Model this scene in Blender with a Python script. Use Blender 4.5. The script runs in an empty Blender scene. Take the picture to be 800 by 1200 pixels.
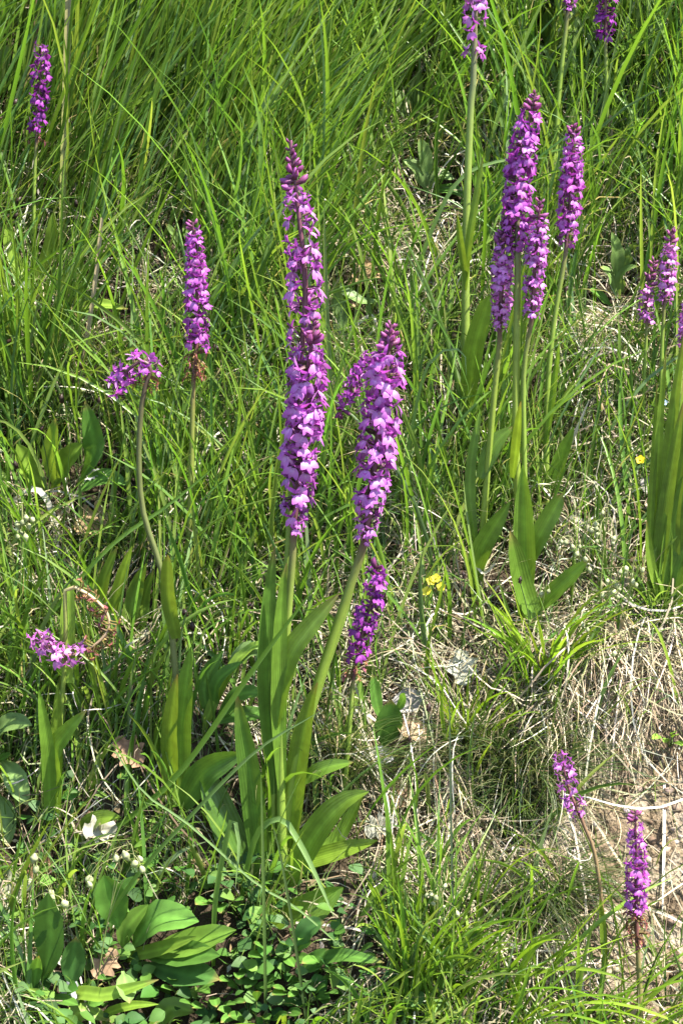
import bpy, math, random
import numpy as np
from mathutils import Vector, Matrix

rng = np.random.default_rng(11)
random.seed(11)
R = math.radians
S = bpy.context.scene
COL = S.collection

# ------------------------------------------------------------------ camera
CAM = np.array([0.0, 0.0, 1.25]); PITCH = R(14.0); HALF = R(15.5)
cam = bpy.data.cameras.new('camera'); camo = bpy.data.objects.new('camera', cam); COL.objects.link(camo)
cam.sensor_fit = 'VERTICAL'; cam.sensor_height = 24.0; cam.lens = 12.0 / math.tan(HALF)
cam.clip_start = 0.05; cam.clip_end = 400
camo.location = CAM; camo.rotation_euler = (math.pi / 2 - PITCH, 0, 0)
S.camera = camo

# ------------------------------------------------------------------ sky, sun, exposure
SUN_EL, SUN_AZ = R(61), R(112)          # azimuth clockwise from +Y: 180 is behind the camera
w = bpy.data.worlds.new('World'); S.world = w; w.use_nodes = True
nt = w.node_tree
sky = nt.nodes.new('ShaderNodeTexSky'); sky.sky_type = 'NISHITA'; sky.sun_disc = False
sky.sun_elevation = SUN_EL; sky.sun_rotation = SUN_AZ
bg = nt.nodes['Background']; bg.inputs['Strength'].default_value = 0.11
nt.links.new(sky.outputs[0], bg.inputs['Color'])
sun = bpy.data.lights.new('sun', 'SUN'); sun.energy = 5.0; sun.angle = R(0.53); sun.color = (1.0, 0.95, 0.86)
suno = bpy.data.objects.new('sun', sun); COL.objects.link(suno)
sd = Vector((math.sin(SUN_AZ) * math.cos(SUN_EL), math.cos(SUN_AZ) * math.cos(SUN_EL), math.sin(SUN_EL)))
suno.rotation_euler = (-sd).to_track_quat('-Z', 'Y').to_euler(); suno.location = sd * 6
vs = S.view_settings
vs.view_transform = 'Standard'; vs.look = 'None'; vs.exposure = 2.05; vs.gamma = 1.0; vs.use_curve_mapping = False
S.cycles.use_denoising = True
S.cycles.max_bounces = 5; S.cycles.transmission_bounces = 4; S.cycles.diffuse_bounces = 3; S.cycles.glossy_bounces = 2

# ------------------------------------------------------------------ picking points of the photograph's view
FP = 600 / math.tan(HALF)
CR = np.array([1.0, 0, 0]); CF = np.array([0, math.cos(PITCH), -math.sin(PITCH)]); CU = np.array([0, math.sin(PITCH), math.cos(PITCH)])

def ray(px, py):
    px = np.asarray(px, float); py = np.asarray(py, float)
    return CF + ((px - 400) / FP)[..., None] * CR + ((600 - py) / FP)[..., None] * CU

def project(P):
    d = P - CAM
    z = d @ CF
    return 400 + FP * (d @ CR) / z, 600 - FP * (d @ CU) / z, z

def vnoise(x, y, seed=0):
    xi = np.floor(x).astype(np.int64); yi = np.floor(y).astype(np.int64)
    fx = x - xi; fy = y - yi
    fx = fx * fx * (3 - 2 * fx); fy = fy * fy * (3 - 2 * fy)
    def h(a, b):
        n = (a * 374761393 + b * 668265263 + seed * 1442695041) & 0x7fffffff
        n = ((n ^ (n >> 13)) * 1274126177) & 0x7fffffff
        return ((n ^ (n >> 16)) & 0xffff) / 65535.0
    a = h(xi, yi); b = h(xi + 1, yi); c = h(xi, yi + 1); d = h(xi + 1, yi + 1)
    return (a * (1 - fx) + b * fx) * (1 - fy) + (c * (1 - fx) + d * fx) * fy * 1.0 if False else \
           (a * (1 - fx) + b * fx) * (1 - fy) + (c * (1 - fx) + d * fx) * fy

TAN = math.tan(R(48)); Y0 = 1.844; Z0 = 0.79
YF = Y0 - Z0 / TAN; ZT = 2.6; YT = Y0 + (ZT - Z0) / TAN

def softplus(t, k):
    return np.log1p(np.exp(np.clip(t / k, -40, 40))) * k

def base_h(x, y):
    s = softplus(y - YF, 0.06) - softplus(y - YT, 0.10)
    on = np.clip((y - YF + 0.1) / 0.3, 0, 1)
    n = (vnoise(x * 6 + 3, y * 6, 1) - .5) * 0.07 + (vnoise(x * 15, y * 15, 2) - .5) * 0.035 + \
        (vnoise(x * 45, y * 45, 3) - .5) * 0.012
    return s * TAN + n * (0.3 + 0.7 * on)

PITS = []
def H(x, y):
    x = np.asarray(x, float); y = np.asarray(y, float)
    z = base_h(x, y)
    for (a, b, r, d) in PITS:
        z = z - d * np.exp(-(((x - a) / r) ** 2 + ((y - b) / (r * .8)) ** 2))
    return z

def hit(px, py):
    d = ray(px, py)
    t = np.full(d.shape[:-1], 1.2)
    for k in range(300):
        p = CAM + d * t[..., None]
        gap = p[..., 2] - H(p[..., 0], p[..., 1])
        t = t + np.clip(gap * 0.45, -0.02, 0.05)
    return CAM + d * t[..., None]

for (px, py, rp, dep) in [(592, 940, 34, .06), (724, 905, 15, .045), (602, 1060, 28, .05), (495, 955, 34, .055), (455, 900, 20, .03), (560, 1010, 24, .04), (690, 790, 22, .03),
                          (470, 330, 50, .07), (640, 470, 40, .05), (495, 470, 50, .08), (530, 560, 40, .06), (120, 610, 35, .03), (300, 1040, 50, .03)]:  # pits right of the tall spikes are deepened to shade the gaps there
    p = hit(px, py)
    PITS.append((p[0], p[1], rp * 0.00085, dep))

# ------------------------------------------------------------------ mesh helpers
def link(o, parent=None):
    COL.objects.link(o)
    if parent is not None: o.parent = parent
    return o

def mk_mesh(name, V, F, mat, cols=None, uvs=None, smooth=True):
    """V (n,3); F (m,3 or 4) int array or list of arrays"""
    V = np.asarray(V, np.float32)
    Fs = F if isinstance(F, list) else [F]
    Fs = [np.asarray(f, np.int32) for f in Fs if len(f)]
    me = bpy.data.meshes.new(name)
    me.vertices.add(len(V)); me.vertices.foreach_set('co', V.ravel())
    loops = np.concatenate([f.ravel() for f in Fs]); cnt = np.concatenate([np.full(len(f), f.shape[1], np.int32) for f in Fs])
    me.loops.add(len(loops)); me.loops.foreach_set('vertex_index', loops)
    me.polygons.add(len(cnt)); st = np.concatenate([[0], np.cumsum(cnt)[:-1]]).astype(np.int32)
    me.polygons.foreach_set('loop_start', st); me.polygons.foreach_set('loop_total', cnt)
    if smooth: me.polygons.foreach_set('use_smooth', np.ones(len(cnt), bool))
    if cols is not None:
        c = np.ones((len(V), 4), np.float32); c[:, :3] = cols
        a = me.attributes.new('Col', 'FLOAT_COLOR', 'POINT'); a.data.foreach_set('color', c.ravel())
    if uvs is not None:
        a = me.attributes.new('leafco', 'FLOAT2', 'POINT'); a.data.foreach_set('vector', np.asarray(uvs, np.float32).ravel())
    me.update(calc_edges=True); me.validate()
    if mat is not None: me.materials.append(mat)
    return me

def mk(name, V, F, mat, cols=None, uvs=None, parent=None, smooth=True):
    return link(bpy.data.objects.new(name, mk_mesh(name, V, F, mat, cols, uvs, smooth)), parent)

def tag(o, label, cat, group=None, kind=None):
    o['label'] = label; o['category'] = cat
    if group: o['group'] = group
    if kind: o['kind'] = kind
    return o

def root(name, loc, label, cat, group=None):
    o = bpy.data.objects.new(name, None); o.location = loc; o.empty_display_size = 0.02
    link(o); return tag(o, label, cat, group)

class Acc:
    def __init__(s): s.V = []; s.F4 = []; s.F3 = []; s.C = []; s.U = []; s.n = 0
    def add(s, V, F, C, U=None):
        V = np.asarray(V, float); F = np.asarray(F)
        s.V.append(V); s.C.append(np.broadcast_to(np.asarray(C, float), V.shape)); s.U.append(U if U is not None else np.zeros((len(V), 2)))
        (s.F4 if F.shape[1] == 4 else s.F3).append(F + s.n); s.n += len(V)
    def obj(s, name, mat, parent=None, org=(0, 0, 0)):
        F = []
        if s.F4: F.append(np.concatenate(s.F4))
        if s.F3: F.append(np.concatenate(s.F3))
        return mk(name, np.concatenate(s.V) - np.asarray(org), F, mat, np.concatenate(s.C), np.concatenate(s.U), parent)

def nrm(v):
    v = np.asarray(v, float); return v / (np.linalg.norm(v, axis=-1, keepdims=True) + 1e-12)

def spline(P, n):
    P = np.asarray(P, float)
    if len(P) == 2: P = np.array([P[0], (P[0] + P[1]) / 2, P[1]])
    d = np.concatenate([[0], np.cumsum(np.linalg.norm(np.diff(P, axis=0), axis=1))])
    Q = np.vstack([2 * P[0] - P[1], P, 2 * P[-1] - P[-2]])
    out = []
    for s in np.linspace(0, d[-1], n):
        i = min(max(np.searchsorted(d, s, side='right') - 1, 0), len(P) - 2)
        t = (s - d[i]) / max(d[i + 1] - d[i], 1e-9)
        a, b, c, e = Q[i], Q[i + 1], Q[i + 2], Q[i + 3]
        out.append(.5 * ((2 * b) + (c - a) * t + (2 * a - 5 * b + 4 * c - e) * t * t + (3 * b - a - 3 * c + e) * t ** 3))
    return np.array(out)

def tube(P, r, n=7):
    """quads along a path, radius per point"""
    P = np.asarray(P, float); m = len(P); r = np.broadcast_to(np.asarray(r, float), (m,))
    T = nrm(np.gradient(P, axis=0))
    up = np.array([0.13, -0.9, 0.2]); a = nrm(np.cross(T, up)); b = np.cross(T, a)
    th = np.linspace(0, 2 * np.pi, n, endpoint=False)
    V = P[:, None] + r[:, None, None] * (np.cos(th)[None, :, None] * a[:, None] + np.sin(th)[None, :, None] * b[:, None])
    V = V.reshape(-1, 3)
    i = np.arange(m - 1)[:, None] * n; j = np.arange(n)[None]; k = (j + 1) % n
    F = np.stack([i + j, i + k, i + n + k, i + n + j], -1).reshape(-1, 4)
    return V, F

def strap(P, width, face, fold=0.25, nu=4, twist=0.0, wav=0.0, seed=0):
    """leaf grid along spine P; width per point; face = side the leaf looks to"""
    P = np.asarray(P, float); m = len(P); width = np.asarray(width, float)
    T = nrm(np.gradient(P, axis=0))
    Fh = np.broadcast_to(np.asarray(face, float), P.shape)
    L = nrm(np.cross(T, Fh)); N = nrm(np.cross(L, T))
    tw = np.linspace(0, twist, m)[:, None]
    L, N = L * np.cos(tw) + N * np.sin(tw), N * np.cos(tw) - L * np.sin(tw)
    u = np.linspace(-1, 1, nu + 1)
    off = fold * np.abs(u) ** 1.3
    s = np.linspace(0, 1, m)
    wv = wav * np.sin(s[:, None] * 17 + seed + u[None] * 2.1) * np.abs(u)[None]
    V = P[:, None] + (width / 2)[:, None, None] * (u[None, :, None] * L[:, None] + (off[None, :] + wv)[:, :, None] * N[:, None])
    V = V.reshape(-1, 3); n = nu + 1
    i = np.arange(m - 1)[:, None] * n; j = np.arange(nu)[None]
    F = np.stack([i + j, i + j + 1, i + n + j + 1, i + n + j], -1).reshape(-1, 4)
    U = np.stack(np.broadcast_arrays(u[None, :], s[:, None]), -1).reshape(-1, 2)
    return V, F, U

# ------------------------------------------------------------------ materials
def new_mat(name):
    m = bpy.data.materials.new(name); m.use_nodes = True; t = m.node_tree; t.nodes.clear()
    out = t.nodes.new('ShaderNodeOutputMaterial'); return m, t, out

def leafy(name, trans=0.4, rough=0.42, spec=0.4, tint=(1.25, 1.1, 0.55), objvar=0.0, veins=0.0, noise=0.0, huevar=0.0):
    m, t, out = new_mat(name); N = t.nodes.new; L = t.links.new
    col = N('ShaderNodeAttribute'); col.attribute_name = 'Col'; c = col.outputs['Color']
    pr = N('ShaderNodeBsdfPrincipled'); tr = N('ShaderNodeBsdfTranslucent'); mix = N('ShaderNodeMixShader')
    if objvar or huevar:
        oi = N('ShaderNodeObjectInfo'); hs = N('ShaderNodeHueSaturation')
        mr = N('ShaderNodeMapRange'); mr.inputs['To Min'].default_value = 1 - objvar; mr.inputs['To Max'].default_value = 1 + objvar
        L(oi.outputs['Random'], mr.inputs['Value']); L(mr.outputs[0], hs.inputs['Value'])
        mm = N('ShaderNodeMath'); mm.operation = 'MULTIPLY'; mm.inputs[1].default_value = 7.13; L(oi.outputs['Random'], mm.inputs[0])
        fr = N('ShaderNodeMath'); fr.operation = 'FRACT'; L(mm.outputs[0], fr.inputs[0])
        mh = N('ShaderNodeMapRange'); mh.inputs['To Min'].default_value = .5 - huevar; mh.inputs['To Max'].default_value = .5 + huevar
        L(fr.outputs[0], mh.inputs['Value']); L(mh.outputs[0], hs.inputs['Hue'])
        L(c, hs.inputs['Color']); c = hs.outputs[0]
    if noise:
        ge = N('ShaderNodeNewGeometry'); no = N('ShaderNodeTexNoise'); no.inputs['Scale'].default_value = 90; no.inputs['Detail'].default_value = 4
        L(ge.outputs['Position'], no.inputs['Vector'])
        mr = N('ShaderNodeMapRange'); mr.inputs['From Min'].default_value = .3; mr.inputs['From Max'].default_value = .7
        mr.inputs['To Min'].default_value = 1 - noise; mr.inputs['To Max'].default_value = 1 + noise; L(no.outputs['Fac'], mr.inputs['Value'])
        vm = N('ShaderNodeVectorMath'); vm.operation = 'SCALE'; L(c, vm.inputs[0]); L(mr.outputs[0], vm.inputs['Scale']); c = vm.outputs[0]
    if veins:
        at = N('ShaderNodeAttribute'); at.attribute_name = 'leafco'; sp = N('ShaderNodeSeparateXYZ'); L(at.outputs['Vector'], sp.inputs[0])
        m1 = N('ShaderNodeMath'); m1.operation = 'MULTIPLY'; m1.inputs[1].default_value = veins; L(sp.outputs['X'], m1.inputs[0])
        m2 = N('ShaderNodeMath'); m2.operation = 'COSINE'; L(m1.outputs[0], m2.inputs[0])
        mr = N('ShaderNodeMapRange'); mr.inputs['From Min'].default_value = -1; mr.inputs['To Min'].default_value = .95; mr.inputs['To Max'].default_value = 1.04
        L(m2.outputs[0], mr.inputs['Value'])
        vm = N('ShaderNodeVectorMath'); vm.operation = 'SCALE'; L(c, vm.inputs[0]); L(mr.outputs[0], vm.inputs['Scale']); c = vm.outputs[0]
        bu = N('ShaderNodeBump'); bu.inputs['Strength'].default_value = .16; bu.inputs['Distance'].default_value = .0005
        L(m2.outputs[0], bu.inputs['Height']); L(bu.outputs[0], pr.inputs['Normal'])
    L(c, pr.inputs['Base Color']); pr.inputs['Roughness'].default_value = rough; pr.inputs['Specular IOR Level'].default_value = spec
    vt = N('ShaderNodeVectorMath'); vt.operation = 'MULTIPLY'; vt.inputs[1].default_value = tint; L(c, vt.inputs[0]); L(vt.outputs[0], tr.inputs['Color'])
    mix.inputs[0].default_value = trans; L(pr.outputs[0], mix.inputs[1]); L(tr.outputs[0], mix.inputs[2]); L(mix.outputs[0], out.inputs[0])
    return m

M_GRASS = leafy('grass_blades', .46, .36, .5, tint=(1.12, 1.15, .6))
M_LEAF = leafy('orchid_leaf', .46, .36, .5, veins=26.0, noise=.20)
M_HERB = leafy('herb_leaf', .36, .48, .35, noise=.16, veins=7.0)
M_MAT = leafy('mat_leaf', .35, .6, .25, noise=.15)
M_STEM = leafy('plant_stem', .10, .45, .4, noise=.10)
M_DRY = leafy('dry_straw', .18, .55, .25, tint=(1.1, 1.0, .8))
M_DEAD = leafy('dead_leaf', .14, .7, .2, tint=(1.2, .9, .6), noise=.28)
M_PETAL = leafy('orchid_petal', .36, .48, .3, tint=(1.15, .9, 1.15), objvar=.22, huevar=.018)
M_SEED = leafy('seed_head', .25, .5, .35, tint=(1.1, 1.05, .7), objvar=.2)
M_BLOOM = leafy('small_bloom', .3, .5, .3, tint=(1.1, 1, .6))

def soil_mat():
    m, t, out = new_mat('soil'); N = t.nodes.new; L = t.links.new
    ge = N('ShaderNodeNewGeometry'); col = N('ShaderNodeAttribute'); col.attribute_name = 'Col'
    n1 = N('ShaderNodeTexNoise'); n1.inputs['Scale'].default_value = 26; n1.inputs['Detail'].default_value = 8; n1.inputs['Roughness'].default_value = .7
    n2 = N('ShaderNodeTexNoise'); n2.inputs['Scale'].default_value = 280; n2.inputs['Detail'].default_value = 6
    n3 = N('ShaderNodeTexVoronoi'); n3.inputs['Scale'].default_value = 130
    for n in (n1, n2, n3): L(ge.outputs['Position'], n.inputs['Vector'])
    r = N('ShaderNodeValToRGB'); e = r.color_ramp
    e.elements[0].position = .30; e.elements[0].color = (.065, .043, .025, 1)
    e.elements[1].position = .72; e.elements[1].color = (.31, .26, .19, 1)
    k = e.elements.new(.48); k.color = (.18, .135, .085, 1); k = e.elements.new(.58); k.color = (.24, .20, .145, 1)
    L(n1.outputs['Fac'], r.inputs[0])
    mm = N('ShaderNodeMapRange'); mm.inputs['From Min'].default_value = .3; mm.inputs['From Max'].default_value = .7; mm.inputs['To Min'].default_value = .5; mm.inputs['To Max'].default_value = 1.4
    L(n2.outputs['Fac'], mm.inputs['Value'])
    vm = N('ShaderNodeVectorMath'); vm.operation = 'SCALE'; L(r.outputs[0], vm.inputs[0]); L(mm.outputs[0], vm.inputs['Scale'])
    hu = N('ShaderNodeValToRGB'); hu.color_ramp.elements[0].color = (.018, .014, .009, 1); hu.color_ramp.elements[1].color = (.07, .05, .03, 1)
    L(n1.outputs['Fac'], hu.inputs[0])
    sp = N('ShaderNodeSeparateColor'); L(col.outputs['Color'], sp.inputs[0])
    mx = N('ShaderNodeMix'); mx.data_type = 'RGBA'; L(sp.outputs[0], mx.inputs['Factor']); L(hu.outputs[0], mx.inputs['A']); L(vm.outputs[0], mx.inputs['B'])
    pr = N('ShaderNodeBsdfPrincipled'); pr.inputs['Roughness'].default_value = .9; pr.inputs['Specular IOR Level'].default_value = .15
    L(mx.outputs['Result'], pr.inputs['Base Color'])
    ad = N('ShaderNodeMath'); ad.operation = 'ADD'; L(n2.outputs['Fac'], ad.inputs[0]); L(n3.outputs['Distance'], ad.inputs[1])
    bu = N('ShaderNodeBump'); bu.inputs['Strength'].default_value = .9; bu.inputs['Distance'].default_value = .007; L(ad.outputs[0], bu.inputs['Height']); L(bu.outputs[0], pr.inputs['Normal'])
    L(pr.outputs[0], out.inputs[0]); return m
M_SOIL = soil_mat()
M_STONE, _t, _o = new_mat('stone')
_p = _t.nodes.new('ShaderNodeBsdfPrincipled'); _a = _t.nodes.new('ShaderNodeAttribute'); _a.attribute_name = 'Col'
_n = _t.nodes.new('ShaderNodeTexNoise'); _n.inputs['Scale'].default_value = 220
_v = _t.nodes.new('ShaderNodeVectorMath'); _v.operation = 'SCALE'
_m = _t.nodes.new('ShaderNodeMapRange'); _m.inputs['To Min'].default_value = .6; _m.inputs['To Max'].default_value = 1.4
_g = _t.nodes.new('ShaderNodeNewGeometry'); _t.links.new(_g.outputs['Position'], _n.inputs['Vector'])
_t.links.new(_n.outputs['Fac'], _m.inputs['Value']); _t.links.new(_a.outputs['Color'], _v.inputs[0]); _t.links.new(_m.outputs[0], _v.inputs['Scale'])
_t.links.new(_v.outputs[0], _p.inputs['Base Color']); _p.inputs['Roughness'].default_value = .9; _t.links.new(_p.outputs[0], _o.inputs[0])

# ------------------------------------------------------------------ what grows where on the bank (lush, fine, dry, bare)
CT = np.array([
 (50,50,1,.6,.1,0),(200,100,1,.6,.1,0),(330,60,.9,.6,.3,0),(440,80,.6,.6,.7,0),(600,60,.6,.6,.6,0),(730,80,.9,.7,.3,0),(780,200,.9,.7,.4,0),
 (650,180,.7,.7,.4,0),(480,200,.5,.6,.7,0),(200,220,1,.6,.2,0),(50,280,.6,.7,.6,0),(140,330,.3,.5,.9,0),(300,300,.7,.6,.5,0),(420,300,.3,.6,.9,0),
 (500,400,.35,1,.3,0),(530,480,.35,1,.25,0),(450,470,.5,.9,.3,0),(700,350,.4,.7,.9,0),(150,450,.6,.8,.45,0),(40,500,.7,1,.2,0),(260,480,.5,.8,.7,0),(420,560,.6,.7,.4,0),(550,550,.4,1,.25,0),(590,620,.4,.9,.3,0),
 (700,500,.3,.8,.7,0),(780,550,.3,.6,.4,0),(100,640,.5,.9,.4,0),(280,680,.6,.8,.4,0),(480,650,.3,.7,.7,0),(600,680,.4,.7,.5,0),(700,690,.3,.6,.9,.1),
 (780,740,.1,.3,.9,.8),(180,780,.6,.6,.3,0),(60,850,.6,1.25,.3,0),(420,760,.3,.6,.8,.1),(500,740,.22,.5,.9,.3),(520,820,.14,.3,.9,.6),(580,780,.25,.5,.8,.3),(640,800,.2,.5,.8,.4),(460,870,.12,.3,.8,.5),(560,880,.06,.3,.8,.6),(720,850,.03,.12,.4,1),
 (780,900,0,.05,.04,1),(760,960,0,.03,.04,1),(700,900,.02,.08,.1,1),(620,900,.05,.5,.4,.5),(500,930,.03,.18,.9,.7),(460,960,.08,.25,.9,.5),(540,1040,.06,.25,.9,.7),(500,1000,.1,.3,.9,.6),(150,920,.6,1.25,.35,0),(400,1000,.8,.8,.3,0),(450,1060,.8,.8,.4,.1),(500,1090,.6,.6,.6,.3),(560,1000,.03,.2,.9,.8),
 (640,1000,.03,.5,.4,.7),(700,1050,.03,.1,.08,1),(780,1050,0,.05,.05,1),(250,1080,.35,1.1,.3,0),(50,1100,.4,1.2,.6,0),(130,1180,.35,1.1,.5,0),(250,1190,.4,.7,.3,0),(350,1160,.8,.9,.3,0),
 (500,1180,1,.8,.3,0),(600,1130,.12,.3,.7,.7),(560,1100,.12,.4,.8,.6),(640,1240,.4,.4,.5,.6),(680,1250,.3,.3,.3,.7),(780,1200,.12,.3,.3,.9),(690,980,.02,.12,.1,1),(740,1130,.05,.15,.08,1),(880,950,0,.05,.15,1),
 (200,1350,.7,.7,.3,0),(500,1350,.9,.8,.3,.1),(-150,600,.7,.8,.3,0),(950,400,.6,.7,.6,0),(-150,1000,.5,.7,.4,0),(300,-200,1,.7,.3,0),(700,-200,1,.7,.3,0)])

def cover(P):
    px, py, z = project(P)
    d2 = (px[:, None] - CT[None, :, 0]) ** 2 + (py[:, None] - CT[None, :, 1]) ** 2 + 500
    wt = d2 ** -2.0
    return (wt @ CT[:, 2:]) / wt.sum(1, keepdims=True)

# ------------------------------------------------------------------ ground
def axis(lo, hi, fine, outer):
    a = np.arange(lo, hi, fine)
    left = lo - np.geomspace(fine * 2, outer, 26)[::-1]; right = hi + np.geomspace(fine * 2, outer, 26)
    return np.concatenate([left, a, right])
gx = axis(-.62, .62, .0048, 120); gy = axis(1.25, 2.75, .0048, 120)
X, Y = np.meshgrid(gx, gy); Zg = H(X, Y)
V = np.stack([X, Y, Zg], -1).reshape(-1, 3)
n = len(gx)
i = np.arange(len(gy) - 1)[:, None] * n; j = np.arange(n - 1)[None]
F = np.stack([i + j, i + j + 1, i + n + j + 1, i + n + j], -1).reshape(-1, 4)
inn = (np.abs(V[:, 0]) < 1.0) & (V[:, 1] > 1.0) & (V[:, 1] < 3.2)
bare = np.zeros(len(V)); idx = np.where(inn)[0]
for k in range(0, len(idx), 20000):
    s = idx[k:k + 20000]; bare[s] = cover(V[s])[:, 3]
bn = vnoise(V[:, 0] * 30, V[:, 1] * 30, 9)
bare = np.clip(bare + (bn - .5) * .5, 0, 1) * (bare > .02)
rough = (vnoise(V[:, 0] * 90, V[:, 1] * 90, 5) - .5) * .016 + (vnoise(V[:, 0] * 170, V[:, 1] * 170, 6) - .5) * .009
V[:, 2] += rough * (0.4 + .6 * bare) * inn
g = mk('ground', V, F, M_SOIL, np.repeat(bare[:, None], 3, 1)); g['kind'] = 'structure'
tag(g, 'steep grassy bank of dark earth breaking into bare tan soil', 'ground')

# ------------------------------------------------------------------ orchids: placing helpers
def at(px, py, y, fw=0.0):
    """the point of the view line through (px,py) standing at depth y, kept above the earth"""
    d = ray(px, py); p = CAM + d * ((y - fw) / d[1])
    if p[2] < H(p[0], p[1]) + .002:
        h = hit(px, py); p = h - nrm(d) * .006
    return p
def mpp(p): return float((p - CAM) @ CF) / FP      # metres per photograph pixel there

GUARD = []     # (px points, radius px, depth, chance) keep loose blades from covering blooms
def guard(pts, r, z, c=.97): GUARD.append((np.asarray(pts, float), r, z, c))

# floret meshes, +X outward from the axis, +Z up the axis, in metres, about 13 mm wide
def petal(acc, pts, wid, col0, col1, face, fold=.3, nu=2, m=4, twist=0):
    P = spline(np.array(pts) * .001, m); s = np.linspace(0, 1, m)
    wd = np.interp(s, np.linspace(0, 1, len(wid)), wid) * .001
    v, f, u = strap(P, wd, face, fold, nu, twist)
    c = np.array(col0)[None] * (1 - u[:, 1:2]) + np.array(col1)[None] * u[:, 1:2]
    acc.add(v, f, c)

TINTS = {'lilac': ((.66, .38, .64), (.39, .080, .40)), 'magenta': ((.60, .27, .58), (.34, .048, .35)),
         'purple': ((.36, .11, .38), (.21, .020, .25)), 'pink': ((.66, .38, .60), (.43, .11, .41))}
BRACT = (.10, .055, .045)
def floret_mesh(tint, k, kind='floret'):
    r = random.Random(k * 31 + hash(kind) % 7 if False else k * 31 + len(kind))
    a = Acc(); j = lambda s: r.uniform(-s, s)
    pale, deep = TINTS[tint]
    if kind == 'floret':
        petal(a, [(0, 0, 0), (4, 0, .6), (7.5, 0, 0)], [2.2, 2.2, 1.6], (.12, .10, .04), (.20, .06, .16), (0, 0, 1), .7, 2, 3)       # ovary
        petal(a, [(0, 0, -1.4), (5, j(1), -.6), (11, j(2), 1.5)], [3.0, 2.4, .3], (.09, .10, .03), BRACT, (0, 0, 1), .3, 2, 4)       # bract
        petal(a, [(7, 0, -.2), (4, 0, -3), (2.0, j(1), -7)], [2.0, 1.7, 1.0], pale, deep, (1, 0, .3), -.8, 2, 4)                        # spur
        d = 2.0 + j(1.2)
        for sgn, wl in ((0, 4.2), (1, 4.8), (-1, 4.8)):                                                                           # lip lobes
            petal(a, [(7.0, 0, 0), (9.4 + j(.5), sgn * 2.6, -2.4), (9.0 + d * (.7 if sgn else .5), sgn * 5.4, -5.6 + j(.9) - (0 if sgn else 2.0))],
                  [1.8, wl * .8, wl, wl * .8, .9], pale if sgn == 0 else tuple(.6 * p + .4 * q for p, q in zip(pale, deep)), deep, (1, 0, .5), -.22, 2, 5)
        for sgn in (1, -1):                                                                                                       # wings
            petal(a, [(6.5, 0, .6), (7.6 + j(.5), sgn * 3.2, 3.2 + j(.6)), (6.4 + j(1.2), sgn * 7.4, 6.6 + j(1.6))], [1.4, 3.4, .4], deep, pale if r.random() < .35 else deep, (1, sgn * .4, 0), .25, 2, 4, j(.7))
        petal(a, [(6.2, 0, .6), (8.6, 0, 3.6), (11.0, j(.5), 4.0)], [1.6, 4.0, 1.2], deep, tuple(.75 * x for x in deep), (-.3, 0, 1), -.6, 2, 4)   # hood
    elif kind == 'bud':
        petal(a, [(0, 0, -1.2), (4.5, j(.6), .6), (7.5, j(1), 4.5)], [2.6, 2.0, .3], (.10, .07, .05), (.16, .05, .08), (0, 0, 1), .3, 2, 4)
        P = spline(np.array([(.5, 0, 0), (3.5, 0, 1.6), (5.6, 0, 5.0)]) * .001, 5)
        v, f = tube(P, np.array([.9, 1.5, 1.9, 1.5, .3]) * .001, 5)
        s = np.repeat(np.linspace(0, 1, 5), 5)[:, None]
        a.add(v, f, np.array((.17, .06, .09)) * (1 - s) + (np.array(deep) * .55 + np.array((.12, .04, .06))) * s)
    else:      # withered
        br = [(.30, .15, .05), (.20, .09, .04), (.40, .28, .10), (.24, .07, .09)]
        petal(a, [(0, 0, 0), (5, 0, .8), (8, j(1), .5)], [2.8, 3.0, 1.6], (.15, .14, .05), (.17, .08, .04), (0, 0, 1), .8, 2, 4)
        petal(a, [(0, 0, -1.4), (6, j(1), -1), (12, j(3), -1 + j(2))], [2.8, 2.0, .3], (.16, .12, .04), br[k % 4], (0, 0, 1), .4, 2, 4)
        for q in range(3):
            petal(a, [(7, 0, 0), (8.5 + j(1), j(2), -2 + j(2)), (9 + j(2), j(3), -5 + j(2))], [1.0, 2.0, .5], br[r.randrange(4)], br[r.randrange(4)], (1, j(1), .5), .4, 2, 4, j(1.5))
    F = [np.concatenate(a.F4)]
    return mk_mesh(kind, np.concatenate(a.V), F, M_PETAL, np.concatenate(a.C))
FLO = {}
def flo(tint, kind):
    key = (tint, kind)
    if key not in FLO: FLO[key] = [floret_mesh(tint, k, {'floret': 'floret', 'bud': 'bud', 'withered_floret': 'withered'}[kind]) for k in range(5)]
    return random.choice(FLO[key])
for _k in TINTS: pass

G_DK, G_MD, G_LT = np.array((.085, .175, .024)), np.array((.13, .235, .028)), np.array((.18, .285, .034))

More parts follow.
